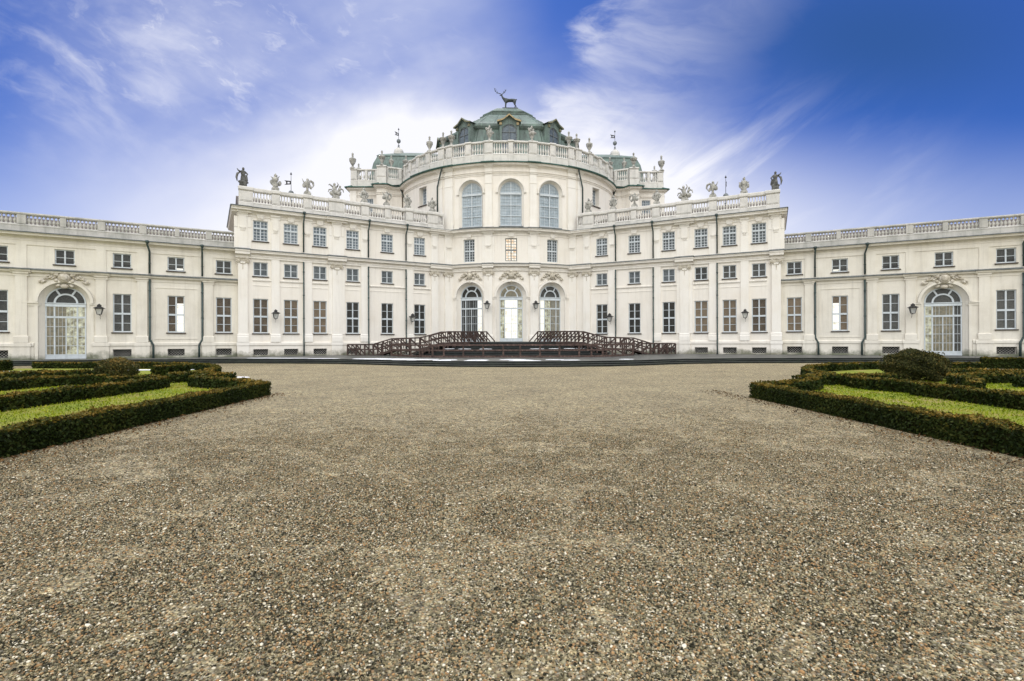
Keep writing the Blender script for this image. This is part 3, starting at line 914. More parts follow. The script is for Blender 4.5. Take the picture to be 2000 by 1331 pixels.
# drum
m = MB()
ops = [(DEG(a), 1.28, 12.75, 16.15, True, .02) for a in (0, -18.0, 18.0)]
ops += [(DEG(a), .65, 15.75, 17.7, False, .62) for a in (-45.6, 45.6)]
wall(m, W, DEG(-100), DEG(100), 12.3, 19.0, ops)
part(m, 'drum_wall', 'stucco')
for a in (0, -18.45, 18.45):
    c = DEG(a)
    m = MB(); splay(m, W, c, 5.9, 1.45, 1.50, -.01, 1.17, -.38); part(m, 'door_reveal', 'stucco')
    m = MB(); archring(m, W, c, 5.9, 1.46, 1.64, -.02, .15, 26)
    archring(m, W, c, 5.9, 1.68, 1.72, -.02, .045, 26)
    for sg in (-1, 1):
        lo, hi = sorted((c + sg * 1.44, c + sg * 1.84))
        mould(m, W, lo, hi, [(-.02, 5.62), (.05, 5.62), (.06, 5.72), (.14, 5.8), (.14, 5.87), (-.02, 5.88)])
        lo, hi = sorted((c + sg * 1.46, c + sg * 1.62)); sbox(m, W, lo, hi, -.02, .05, 1.45, 5.62)
        P0 = [W(c + sg * 1.46, .05, 5.64), W(c + sg * 1.16, -.52, 5.64), W(c + sg * 1.16, -.52, 5.86), W(c + sg * 1.46, .05, 5.86)]
        P1 = [W(c + sg * 1.52, .0, 5.64), W(c + sg * 1.22, -.56, 5.64), W(c + sg * 1.22, -.56, 5.86), W(c + sg * 1.52, .0, 5.86)]
        m.add(P0 + P1, [(0, 1, 2, 3), (3, 2, 6, 7), (0, 4, 5, 1)])
        for z0_, z1_ in ((2.3, 5.4),):
            a0, b0 = c + sg * 1.44, c + sg * 1.24
            AA = [W(a0, -.06, z0_), W(b0, -.42, z0_), W(b0, -.42, z1_), W(a0, -.06, z1_)]
            for q0, q1 in ((0, 1), (1, 2), (2, 3), (3, 0)): beam(m, AA[q0], AA[q1], .03, .03)
    part(m, 'archivolt', 'trim')
    cartouche(W, c, 7.86, 1.0, .10, .85)
    if a == 0: lm = ['lit_garden', 'lit_white', 'lit_white', 'lit_garden', 'lit_dim']
    elif a < 0: lm = ['pane_dark', 'pane_grey', 'pane_grey', 'lit_white', 'pane_dark']
    else: lm = ['lit_white', 'lit_garden', 'lit_dim', 'lit_dim', 'pane_grey']
    arched_door(W, c, 1.165, 1.49, 5.9, lm, d=-.35, drop=.32)
    # first-floor window
    s2 = DEG(a * 1.025)
    window(W, s2, 9.36, 11.6, 1.15, 4, (.12, .24, .37, .62, .74, .87), 'lit_orange' if a == 0 else 'pane_upper', frame_mat='lead' if a == 0 else 'frame', trans=.49, mull=.09, sill=False, d=-.16, bar=.035)  # central frame takes the dark lead colour to paint it as backlit
    keystone(W, s2, 11.76, 12.1, .62)
# drum windows
for a in (0, -18.0, 18.0):
    c = DEG(a)
    m = MB()
    splay(m, W, c, 16.15, 12.75, 1.28, -.01, 1.10, -.30); part(m, 'window_reveal', 'stucco')
    m = MB(); archring(m, W, c, 16.15, 1.28, 1.42, -.02, .14, 26)
    for sg in (-1, 1):
        x, y, z = W(c + sg * 1.36, .06, 16.08)
        lo, hi = sorted((c + sg * 1.24, c + sg * 1.5)); mould(m, W, lo, hi, [(-.02, 15.98), (.04, 15.98), (.15, 16.1), (.15, 16.15), (-.02, 16.15)])
    # framed field round the arch
    hw = 1.86
    sbox(m, W, c - hw, c + hw, -.01, .05, 17.80, 17.86)
    for sg in (-1, 1):
        lo, hi = sorted((c + sg * hw, c + sg * (hw - .06))); sbox(m, W, lo, hi, -.01, .046, 12.7, 17.80)
    part(m, 'archivolt', 'trim')
    f = MB(); d = -.28; hw = 1.08
    archring(f, W, c, 16.15, hw - .07, hw, d - .09, d, 24)
    zb, zs = 12.82, 16.15
    for x in (-hw, hw - .07): sbox(f, W, c + x, c + x + .07, d - .09, d, zb, zs)
    sbox(f, W, c - .05, c + .05, d - .09, d + .015, zb, zs + hw - .07)
    mould(f, W, c - hw, c + hw, [(d - .09, zs - .2), (d + .05, zs - .2), (d + .05, zs), (d - .09, zs)])
    sbox(f, W, c - hw, c + hw, d - .09, d + .01, zb, zb + .13)
    for k in range(1, 3): zz = zb + (zs - .2 - zb) * k / 3; sbox(f, W, c - hw + .07, c + hw - .07, d - .085, d - .006, zz - .03, zz + .03)
    for sg in (-1, 1): sbox(f, W, c + sg * .54 - .016, c + sg * .54 + .016, d - .08, d - .02, zb, zs + .88)
    for k in range(1, 14):
        zz = zb + .13 + (zs - zb + .7) * k / 14
        hh = hw - .06 if zz < zs else math.sqrt(max(.01, (hw - .06) ** 2 - (zz - zs) ** 2))
        sbox(f, W, c - hh, c + hh, d - .075, d - .045, zz - .008, zz + .008)
    for k in range(1, 8):
        x = -hw + 2 * hw * k / 8
        if k in (2, 4, 6): continue
        sbox(f, W, c + x - .008, c + x + .008, d - .077, d - .047, zb, zs + math.sqrt(max(0, (hw - .06) ** 2 - x * x)))
    o = part(f, 'arched_window', 'frame')
    g = MB(); n = 24; dd = d - .07
    vs = [W(c + hw, dd, zb), ] + [W(c + hw * math.cos(PI * i / n), dd, zs + hw * math.sin(PI * i / n)) for i in range(n + 1)] + [W(c - hw, dd, zb)]
    g.add(vs, [tuple(range(len(vs)))]); part(g, 'pane', 'pane_drum', o)
    q = MB(); sbox(q, W, c - 1.2, c + 1.2, -.05, .16, 12.70, 12.78); part(q, 'sill', 'lead', o)
for a in (-45.6, 45.6):
    o = window(W, DEG(a), 15.75, 17.7, 1.3, 4, (.17, .33, .5, .67, .83), 'pane_blue', d=-.5, mull=.08, sill=True)
# pilasters of the rotunda
for a0, a1 in ((-11.8, -8.26), (8.26, 11.8)):
    pilaster(W, DEG(a0), DEG(a1), 1.45, 8.44, 'giant', .0)
    pilaster(W, DEG(a0), DEG(a1), 9.2, 12.14, 'attic', .2)
# entablatures
m = MB()
mould(m, W, -A27, A27, [(-.01, 8.42), (.12, 8.42), (.13, 8.55), (.17, 8.60), (.17, 8.66), (.10, 8.70), (-.01, 8.70)])
mould(m, W, -A27, A27, cornice_profile(8.70, .34, .42))
for a0, a1 in ((-12.4, -7.6), (7.6, 12.4)): mould(m, W, DEG(a0), DEG(a1), cornice_profile(8.42, .62, .54, .18))
part(m, 'cornice', 'trim')
m = MB(); mould(m, W, -A27, A27, lead_profile(9.045, .17, .42))
for a0, a1 in ((-12.5, -7.5), (7.5, 12.5)): mould(m, W, DEG(a0), DEG(a1), lead_profile(9.06, .14, .54, .3))
part(m, 'flashing', 'lead')
m = MB()
mould(m, W, -A27, A27, [(-.01, 11.88), (.05, 11.88), (.05, 11.96), (-.01, 11.98)])
mould(m, W, -A27, A27, cornice_profile(12.12, .40, .50))
for a0, a1 in ((-12.9, -7.2), (7.2, 12.9)): mould(m, W, DEG(a0), DEG(a1), cornice_profile(12.12, .396, .62, .3))
part(m, 'cornice', 'trim')
m = MB(); mould(m, W, -A27, A27, lead_profile(12.52, .12, .52))
for a0, a1 in ((-13, -7.1), (7.1, 13)): mould(m, W, DEG(a0), DEG(a1), lead_profile(12.53, .11, .64, .3))
part(m, 'flashing', 'lead')
# drum order
for a0, a1 in ((-11.32, -8.35), (8.35, 11.32), (-30.9, -26.75), (26.75, 30.9), (-34.9, -32.2), (32.2, 34.9)):
    m = MB(); s0, s1_ = DEG(a0), DEG(a1)
    sbox(m, W, s0, s1_, -.01, .10, 12.6, 18.72); sbox(m, W, s0 - .06, s1_ + .06, -.01, .15, 12.62, 13.25)
    sbox(m, W, s0 - .03, s1_ + .03, -.01, .13, 17.0, 17.06)
    for zz in (17.95, 18.1): sbox(m, W, s0 - .03, s1_ + .03, -.01, .19, zz, zz + .07)
    mould(m, W, s0 - .1, s1_ + .1, [(.09, 18.55), (.16, 18.55), (.34, 18.75), (.34, 18.84), (.09, 18.86)])
    part(m, 'pilaster', 'pilaster')
m = MB()
for zz, dd in ((17.93, .05), (18.10, .08)): mould(m, W, DEG(-100), DEG(100), [(-.01, zz), (dd, zz), (dd + .02, zz + .05), (-.01, zz + .07)])
mould(m, W, DEG(-100), DEG(100), cornice_profile(18.60, .30, .42))
part(m, 'cornice', 'trim')
m = MB()
mould(m, W, DEG(-100), DEG(100), [(-.02, 18.9), (.50, 18.9), (.56, 18.93), (.56, 19.0), (.50, 19.02), (-.3, 19.16)])
for a0, a1 in ((-51.5, -25.5), (-12.6, -7), (7, 12.6), (25.5, 51.5)): mould(m, W, DEG(a0), DEG(a1), [(.2, 18.9), (.64, 18.905), (.70, 18.94), (.70, 19.0), (.6, 19.03), (.2, 19.08)])
part(m, 'gutter', 'copper_edge')
bays = [(-1.15, -7.9), (-11.8, -17.8), (-20.5, -27.2), (-30.4, -31.5), (-35.0, -40.3), (-43.2, -48.2), (-50.7, -56.4), (-59, -64.5), (-67, -73)]
B = sorted([tuple(sorted((DEG(a), DEG(b)))) for a, b in bays] + [tuple(sorted((DEG(-a), DEG(-b)))) for a, b in bays])
balustrade(W, DEG(-78), DEG(78), 19.06, 19.93, 20.98, 21.18, B, d=-.15, step=.27)
for sg in (-1, 1):
    m = MB()
    s = DEG(34.9) * sg
    tube(m, [W(DEG(31.2) * sg, .55, 18.9), W(DEG(31.4) * sg, .50, 18.75), W(s, .18, 17.2), W(s, .18, 12.7)], .07, 8)
    part(m, 'downpipe', 'pipe')
    m = MB(); tube(m, [(sg * 12.2, 58.1, 18.7), (sg * 11.6, 57.7, 17.3), (sg * 11.2, 57.5, 16.4)], .06, 8); part(m, 'downpipe', 'pipe')
# roof deck of the drum
m = MB(); n = 48
m.add([(0, RCY, 19.12)] + [((RW + .1) * math.sin(2 * PI * k / n), RCY - (RW + .1) * math.cos(2 * PI * k / n), 19.1) for k in range(n)],
      [(0, k + 1, (k + 1) % n + 1) for k in range(n)])
part(m, 'terrace_roof', 'lead')
m = MB(); n = 36
m.add([W(DEG(-100 - i * 160 / n), 0, z) for i in range(n + 1) for z in (0, 19.0)], [(2 * i, 2 * i + 1, 2 * i + 3, 2 * i + 2) for i in range(n)])
part(m, 'wall', 'stucco')

# ------------------------------------------------------------------ dome roof (stretched octagon tiers)
def ring(hx, hy, ch, z, cy=RCY):
    return [(-hx + ch, cy - hy, z), (hx - ch, cy - hy, z), (hx, cy - hy + ch, z), (hx, cy + hy - ch, z),
            (hx - ch, cy + hy, z), (-hx + ch, cy + hy, z), (-hx, cy + hy - ch, z), (-hx, cy - hy + ch, z)]
def tiers(mb, rs, cap=True):
    vs = [v for r in rs for v in r]; fs = []
    for i in range(len(rs) - 1):
        for k in range(8):
            a, b = i * 8 + k, i * 8 + (k + 1) % 8
            fs.append((a, b, b + 8, a + 8))
    if cap: fs.append(tuple(range((len(rs) - 1) * 8, len(rs) * 8)))
    mb.add(vs, fs)
m = MB()
tiers(m, [ring(8.6, 7.7, 4.2, 19.1), ring(8.0, 7.15, 3.95, 22.2), ring(7.55, 6.7, 4.2, 24.75)])
tiers(m, [ring(7.55, 6.7, 4.2, 24.75), ring(7.7, 6.85, 4.25, 24.85), ring(7.85, 7.0, 4.3, 25.05), ring(7.82, 6.98, 4.3, 25.3), ring(7.3, 6.4, 4.0, 25.42),
          ring(5.9, 5.1, 2.7, 26.3), ring(4.75, 4.2, 2.05, 27.1), ring(3.9, 3.5, 1.6, 27.75), ring(3.3, 3.05, 1.35, 28.02),
          ring(3.3, 3.1, 1.35, 28.06), ring(3.34, 3.14, 1.36, 28.22), ring(2.95, 2.85, 1.2, 28.26), ring(2.9, 2.8, 1.18, 28.42), ring(3.0, 2.9, 1.2, 28.46), ring(2.98, 2.88, 1.2, 28.58), ring(2.62, 2.6, 1.05, 28.62), ring(2.4, 2.1, .95, 29.02), ring(2.05, 1.5, .75, 29.46), ring(1.6, .8, .5, 29.78), ring(1.15, .5, .35, 29.88)])
dome = part(m, 'dome_roof', 'copper')
# standing seams on the mansard
m = MB()
def seam(a, b): beam(m, a, b, .05, .06)
r0, r1 = ring(8.6, 7.7, 4.2, 19.1), ring(7.55, 6.7, 4.2, 24.75)
for k in range(8):
    for t in np.linspace(0, 1, 9):
        p = Vector(r0[k]).lerp(Vector(r0[(k + 1) % 8]), t); q = Vector(r1[k]).lerp(Vector(r1[(k + 1) % 8]), t); seam(p, q)
for ra, rb in ((ring(7.3, 6.4, 4.0, 25.42), ring(5.9, 5.1, 2.7, 26.3)), (ring(5.9, 5.1, 2.7, 26.3), ring(4.75, 4.2, 2.05, 27.1)), (ring(4.75, 4.2, 2.05, 27.1), ring(3.9, 3.5, 1.6, 27.75))):
    for k in range(8):
        for t in (0, .25, .5, .75):
            seam(Vector(ra[k]).lerp(Vector(ra[(k + 1) % 8]), t), Vector(rb[k]).lerp(Vector(rb[(k + 1) % 8]), t))
part(m, 'seam', 'copper', dome)['kind'] = 'stuff'

def dormer(cx, cy, ang, z0=21.3, drop=0):
    """front face at (cx,cy), facing angle ang (0 = towards the courtyard)"""
    ux, uy = math.cos(ang), math.sin(ang)          # lateral
    nx, ny = math.sin(ang), -math.cos(ang)         # outward
    def P(s, d, z): return (cx + ux * s + nx * d, cy + uy * s + ny * d, z)
    class DW:
        curved = False
        def __call__(w, s, d, z): return P(s, d, z)
    D = DW()
    hw, zs, ze, za = 1.06, 24.05 - drop, 25.38 - drop, 26.12 - drop
    m = MB()
    wall(m, D, -hw, hw, z0 - 1.4, ze, [(0, .83, z0, zs + .25, True, .16)])
    m.add([P(-hw, 0, ze), P(hw, 0, ze), P(0, 0, za - .15)], [(0, 1, 2)])
    for sg in (-1, 1): m.quad(P(sg * hw, 0, z0 - 1.4), P(sg * hw, -2.6, z0 - 1.4), P(sg * hw, -2.6, ze), P(sg * hw, 0, ze))
    for sg in (-1, 1): sbox(m, D, sg * .93 - .11, sg * .93 + .11, .0, .1, z0 - 1.2, ze - .42)
    o = part(m, 'dormer', 'copper')
    r = MB()
    for sg in (-1, 1):
        r.add([P(0, .32, za), P(sg * .66, .32, ze + .22), P(sg * 1.30, .32, ze + .02), P(sg * 1.30, -3.2, ze + .02), P(sg * .66, -3.2, ze + .22), P(0, -3.2, za)], [(0, 1, 4, 5), (1, 2, 3, 4)])
        r.add([P(0, -.02, za - .14), P(sg * .66, -.02, ze + .08), P(sg * 1.27, -.02, ze - .12)] + [P(0, .30, za - .14), P(sg * .66, .30, ze + .08), P(sg * 1.27, .30, ze - .12)], [(0, 1, 4, 3), (1, 2, 5, 4)])
    part(r, 'dormer_roof', 'copper', o)
    t = MB()
    for sg in (-1, 1):
        pts = [(0, za - .07), (sg * .66, ze + .15), (sg * 1.31, ze - .05)]
        for (a, za_), (b, zb_) in zip(pts, pts[1:]):
            vs = [P(a, .35, za_ + .075), P(b, .35, zb_ + .075), P(b, .35, zb_ - .085), P(a, .35, za_ - .085), P(a, .28, za_ + .075), P(b, .28, zb_ + .075), P(b, .28, zb_ - .085), P(a, .28, za_ - .085)]
            t.add(vs, [(0, 1, 2, 3), (4, 5, 1, 0), (3, 2, 6, 7), (7, 6, 5, 4)])
        sbox(t, D, sg * .93 - .13, sg * .93 + .13, .0, .2, ze - .42, ze - .13)
    part(t, 'bargeboard', 'ochre' if abs(ang) < .1 else 'olive', o)
    f = MB()
    archring(f, D, 0, zs + .25, .75, .83, -.14, -.06, 18)
    for x in (-.83, .75): sbox(f, D, x, x + .08, -.14, -.06, z0, zs + .25)
    sbox(f, D, -.035, .035, -.139, -.05, z0, zs + 1.0)
    for zz in (z0 + .8, z0 + 1.75, zs + .22): sbox(f, D, -.75, .75, -.137, -.062, zz - .03, zz + .03)
    part(f, 'window_frame', 'lead', o)
    g = MB(); n = 18
    vs = [P(.8, -.13, z0)] + [P(.8 * math.cos(PI * i / n), -.13, zs + .25 + .8 * math.sin(PI * i / n)) for i in range(n + 1)] + [P(-.8, -.13, z0)]
    g.add(vs, [tuple(range(len(vs)))]); part(g, 'pane', 'pane_blue', o)
dormer(0, 55.6, 0)
for sg in (-1, 1):
    dormer(sg * 5.0, 56.65, sg * math.radians(42))
    dormer(sg * 7.95, 60.2, sg * math.radians(76), 20.8, .75)

# ------------------------------------------------------------------ upper side blocks behind the wings
for sg in (-1, 1):
    def X(x): return sg * x
    pl = [(18.0, 74.0), (18.0, 58.6), (14.75, 58.6), (14.75, 57.45), (13.7, 57.45), (13.35, 58.0), (12.95, 58.3), (12.35, 58.35), (12.1, 58.2), (12.1, 58.75), (10.9, 58.9)]
    pts = [(X(x), y) for x, y in pl]
    if sg > 0: pts = pts[::-1]
    wm, cm, gm, em = MB(), MB(), MB(), MB()
    segs = []
    for a, b in zip(pts, pts[1:]):
        Ln = Line(a, b); segs.append(Ln)
        # window on the outer bay
        ops = []
        if abs(abs(a[0]) + abs(b[0]) - 32.75) < .05 and abs(a[1] - b[1]) < .01: ops = [(Ln.L / 2 + (.5 if sg < 0 else -.5), .5, 16.2, 17.75, False, .2)]
        wall(wm, Ln, 0, Ln.L, 12.4, 19.0, ops)
        for o_ in ops: window(Ln, o_[0], 16.2, 17.75, 1.0, 4, (.25, .5, .75), 'pane_blue', mull=.05)
        for zz, dd in ((17.93, .05), (18.10, .08)): mould(cm, Ln, -.03, Ln.L + .03, [(-.01, zz), (dd, zz), (dd + .02, zz + .05), (-.01, zz + .07)])
        mould(cm, Ln, -.2, Ln.L + .2, cornice_profile(18.60, .30, .36))
        mould(gm, Ln, -.35, Ln.L + .35, [(-.02, 18.9), (.50, 18.9), (.55, 18.93), (.55, 19.0), (.45, 19.02), (-.3, 19.16)])
    part(wm, 'wall', 'stucco'); part(cm, 'cornice', 'trim'); part(gm, 'gutter', 'copper_edge')
    # corner strips
    em = MB()
    Ln = segs[1] if sg < 0 else segs[-2]
    e0 = (0, .75) if sg < 0 else (Ln.L - .75, Ln.L)
    sbox(em, Ln, e0[0], e0[1], -.01, .09, 12.6, 18.6); part(em, 'pilaster', 'pilaster')
    for a, b, bay in (((17.95, 58.9), (14.9, 58.9), [(.75, 1.6), (1.9, 2.75)]), ((14.75, 57.8), (13.7, 57.8), []), ((13.7, 58.0), (12.2, 58.6), [(.12, 1.25)]), ((12.25, 58.95), (10.9, 59.1), [(.3, 1.1)])):
        p, q = (X(a[0]), a[1]), (X(b[0]), b[1])
        if sg > 0: p, q = q, p
        Ln = Line(p, q)
        by = [(u, v) if sg < 0 else (Ln.L - v, Ln.L - u) for u, v in bay]
        balustrade(Ln, 0, Ln.L, 19.06, 19.93, 20.98, 21.18, sorted(by), d=0, step=.25)
    p, q = (X(17.75), 72.0), (X(17.75), 59.12)
    if sg > 0: p, q = q, p
    Ln = Line(p, q); balustrade(Ln, 0, Ln.L, 19.06, 19.93, 20.98, 21.18, [(k * 1.6 + .5, k * 1.6 + 1.7) for k in range(7)], d=0, step=.3)
    # copper pavilion roof
    m = MB()
    cx, cy = X(11.6), 66.0
    def rr(hx, hy, z): return [(cx - hx, cy - hy, z), (cx + hx, cy - hy, z), (cx + hx, cy + hy, z), (cx - hx, cy + hy, z)]
    R = [rr(5.0, 5.8, 19.1), rr(4.3, 5.1, 22.6), rr(3.9, 4.7, 23.55), rr(4.0, 4.8, 23.6), rr(3.75, 4.5, 23.85), rr(1.4, 2.6, 24.75)]
    vs = [v for r in R for v in r]; fs = []
    for i in range(len(R) - 1):
        for k in range(4): a = i * 4 + k; b = i * 4 + (k + 1) % 4; fs.append((a, b, b + 4, a + 4))
    fs.append((20, 21, 22, 23)); m.add(vs, fs)
    for k in range(14):
        t = k / 13
        beam(m, (cx - 5 + 10 * t, cy - 5.8, 19.1), (cx - 3.9 + 7.8 * t, cy - 4.7, 23.55), .05, .06)
    ro = part(m, 'roof', 'copper')
    m = MB(); m.quad((X(18), 58.5, 19.05), (X(10), 57.2, 19.05), (X(10), 74, 19.05), (X(18), 74, 19.05)); part(m, 'terrace_roof', 'lead')
    # finial drum under the vane
    m = MB(); lathe(m, (X(13.35), 63.2, 24.1), [(.75, 0), (.75, .15), (.5, .3), (.62, .55), (.55, .85), (.3, 1.1), (.12, 1.2)], 12); part(m, 'finial', 'stone')

# ================================================================== THINGS ON THE PALACE
def face(n): return math.atan2(n[0], -n[1])

# ---- golden-dark stag on top of the dome
stag = empty('stag_statue', (.22, 62.45, 29.86))
tag(stag, 'dark bronze stag statue standing on the very top of the dome', 'statue')
sk = [(.14, 0, 1.04, .25), (.63, 0, 1.06, .25), (-.45, 0, 1.02, .27), (-.70, 0, 1.22, .19), (-.86, 0, 1.46, .125), (-.95, 0, 1.67, .105), (-1.08, 0, 1.66, .07), (-1.19, 0, 1.63, .045),
      (-.45, -.15, .80, .12), (-.48, -.14, .42, .055), (-.53, -.14, .04, .045), (-.43, .15, .80, .12), (-.42, .14, .42, .055), (-.38, .14, .04, .045),
      (.62, -.16, .84, .16), (.58, -.15, .60, .10), (.72, -.15, .36, .055), (.62, -.15, .04, .045), (.66, .16, .84, .16), (.68, .15, .60, .10), (.84, .15, .36, .055), (.78, .15, .04, .045),
      (.86, 0, 1.16, .07), (.95, 0, 1.10, .03)]
ed = [(0, 1), (0, 2), (2, 3), (3, 4), (4, 5), (5, 6), (6, 7), (2, 8), (8, 9), (9, 10), (2, 11), (11, 12), (12, 13), (1, 14), (14, 15), (15, 16), (16, 17), (1, 18), (18, 19), (19, 20), (20, 21), (1, 22), (22, 23)]
me = bpy.data.meshes.new('body'); me.from_pydata([v[:3] for v in sk], ed, []); me.materials.append(M['bronze'])
bo = bpy.data.objects.new('body', me); C.objects.link(bo); put(bo, stag, True)
mod = bo.modifiers.new('skin', 'SKIN')
for i, v in enumerate(sk):
    me.skin_vertices[0].data[i].radius = (v[3], v[3] * .82)
me.skin_vertices[0].data[0].use_root = True
bo.modifiers.new('sub', 'SUBSURF').render_levels = 2
m = MB()
for sg, pts in ((-1, [(-.93, -.05, 1.75), (-1.15, -.12, 1.80), (-1.45, -.2, 1.84), (-1.66, -.26, 1.98), (-1.76, -.3, 2.18), (-1.80, -.3, 2.40)]),
                (1, [(-.92, .05, 1.75), (-.80, .14, 1.92), (-.66, .26, 2.06), (-.54, .34, 2.20), (-.46, .38, 2.36), (-.40, .38, 2.50)])):
    tube(m, pts, [.045, .04, .036, .032, .026, .012], 6)
    P = [Vector(p) for p in pts]
    for i, dv in ((1, (-.1, 0, -.05)), (2, (-.12, -.02, -.16)), (2, (.02, 0, .22)), (3, (-.16, 0, .10)), (3, (.1, 0, .24)), (4, (.12, 0, .16)), (4, (-.10, 0, .18))):
        if sg > 0: dv = (dv[0] * .9 + .02, dv[1], abs(dv[2]) + .04)
        tube(m, [P[i], P[i] + Vector(dv) * .6, P[i] + Vector(dv) * 1.05 + Vector((0, 0, .03))], [.026, .02, .008], 5)
m.build('antlers', 'bronze', stag, True)
m = MB()
for sg in (-1, 1): blob(m, (-.88, sg * .13, 1.72), (.09, .035, .04), (0, .5, sg * .5), 6, 4)
m.build('ear', 'bronze', stag, True)
m = MB(); obox(m, (.1, 0, -.02), (1.9, .7, .1)); m.build('plinth', 'bronze', stag, True)

# ---- urns
URN = [(.30, 0), (.30, .10), (.16, .16), (.10, .28), (.10, .36), (.24, .58), (.33, .86), (.36, 1.0), (.33, 1.06), (.20, 1.12), (.10, 1.18), (.07, 1.27), (.11, 1.34), (.11, 1.38), (.06, 1.42)]
BALL = [(.05, 1.42), (.09, 1.46), (.115, 1.53), (.10, 1.61), (.05, 1.67), (.01, 1.70)]
CUP = [(.28, 0), (.28, .10), (.14, .18), (.10, .30), (.16, .42), (.22, .62), (.24, .80), (.36, .92), (.40, .98), (.36, 1.03), (.16, 1.10), (.08, 1.16), (.07, 1.26), (.10, 1.32), (.06, 1.38)]
def urn(loc, label, prof, sc=1.0, group='stone urns on the upper balustrades', mat='statue', flower=False):
    t = empty('stone_urn', loc); tag(t, label, 'urn', group)
    m = MB(); pr = [(r * sc, z * sc) for r, z in prof]; lathe(m, (0, 0, 0), pr, 14)
    for k in range(10):
        a = 2 * PI * k / 10
        blob(m, (.30 * sc * math.cos(a), .30 * sc * math.sin(a), .84 * sc), (.05 * sc, .05 * sc, .11 * sc), nu=6, nv=4)
    m.build('vase', mat, t, True)
    m = MB()
    if flower:
        random.seed(int(abs(loc[0]) * 100))
        for k in range(16):
            a = random.uniform(0, 2 * PI); r = random.uniform(.05, .36)
            blob(m, (r * math.cos(a), r * math.sin(a), 1.05 + random.uniform(-.15, .3) - r * .3), (.13, .13, .11), (random.random() * 3, random.random() * 3, 0), 6, 4, .2)
        blob(m, (0, 0, 1.45), (.1, .1, .16), nu=8, nv=5)
        m.build('stone_flowers', mat, t, True)
    else:
        lathe(m, (0, 0, 0), [(r * sc, (z - 0) * sc) for r, z in (BALL if prof is URN else [(r, z - .04) for r, z in BALL])], 10); m.build('finial', mat, t, True)
    return t
cy = Cyl()
DR = [(9.5, 'vase', 0), (28.0, CUP, 1), (32.6, CUP, 1), (41.2, URN, 1)]
def drum_lab(a):
    sd = 'left' if a < 0 else 'right'
    return {9.5: 'stone vase of flowers on the dome balustrade, %s of the central dormer' % sd,
            28.0: 'inner of the paired lidded stone cups on the %s of the dome balustrade' % sd,
            32.6: 'outer of the paired lidded stone cups on the %s of the dome balustrade' % sd,
            41.2: 'tall stone urn with ball finial on the curving %s end of the dome balustrade' % sd}[abs(a)]
for sg in (-1, 1):
    for a, pf, k in DR:
        loc = cy(DEG(a * sg), -.15, 21.17)
        if pf == 'vase': urn(loc, drum_lab(a * sg), [(r, z) for r, z in URN if z < 1.08], .92, flower=True)
        else: urn(loc, drum_lab(a * sg), pf, .98)
    sd = 'left' if sg < 0 else 'right'
    urn((sg * 17.75, 58.85, 21.19), 'stone urn on the outer corner of the high %s block' % sd, URN, 1.1)
    urn((sg * 14.2, 57.75, 21.19), 'stone cup urn on the projecting pier of the high %s block' % sd, CUP, 1.05)
    urn((sg * 13.3, 58.45, 21.17), 'stone urn before the green roof of the high %s block' % sd, URN, .85)
    urn((sg * 11.75, 58.95, 21.17), 'stone urn against the curve of the rotunda on the %s' % sd, CUP, 1.0)
    urn((sg * 17.8, 61.6, 21.17), 'small stone urn seen through the balusters of the high %s block' % sd, URN, .95)

# ---- weather vanes
def vane(loc, h, label, flip, rz):
    t = empty('weather_vane', loc, rz); tag(t, label, 'weather vane', 'iron weather vanes on the roofs')
    m = MB(); tube(m, [(0, 0, 0), (0, 0, h)], [.035, .02], 6)
    lathe(m, (0, 0, h), [(.09, -.06), (.10, -.05), (.01, .16)], 8); m.build('pole', 'iron', t, True)
    m = MB(); lathe(m, (0, 0, .12 * h), [(.02, -.2), (.12, -.14), (.16, -.1), (.06, -.04), (.05, 0), (.12, .08), (.05, .16)], 10)
    blob(m, (0, 0, .38 * h), (.25, .25, .27), nu=14, nv=8); m.build('globe', 'lead', t, True)
    m = MB(); s = -1 if flip else 1; z = .72 * h; th = .02
    for poly in ([(0, z + .16), (.62, z + .22), (.50, z + .10), (0, z + .05)], [(0, z - .16), (.62, z - .20), (.46, z - .10), (0, z - .05)], [(0, z + .06), (.12, z + .06), (.12, z - .06), (0, z - .06)], [(.34, z + .14), (.46, z + .14), (.46, z - .14), (.34, z - .14)]):
        vs = [(s * x, -th, zz) for x, zz in poly] + [(s * x, th, zz) for x, zz in poly]
        m.add(vs, [(0, 1, 2, 3), (7, 6, 5, 4), (0, 4, 5, 1), (1, 5, 6, 2), (2, 6, 7, 3), (3, 7, 4, 0)])
    m.build('flag', 'iron', t, True)
for sg in (-1, 1):
    sd = 'left' if sg < 0 else 'right'
    W = Wing(sg)
    vane(W(10.95, -4.6, 14.35), 2.95, 'iron weather vane rising behind the statues of the %s wing' % sd, True, 0 if sg < 0 else 1.25)
    vane((sg * 13.35, 63.2, 25.2), 2.35, 'iron weather vane with globe on the high %s green roof' % sd, True, .9 if sg < 0 else .2)

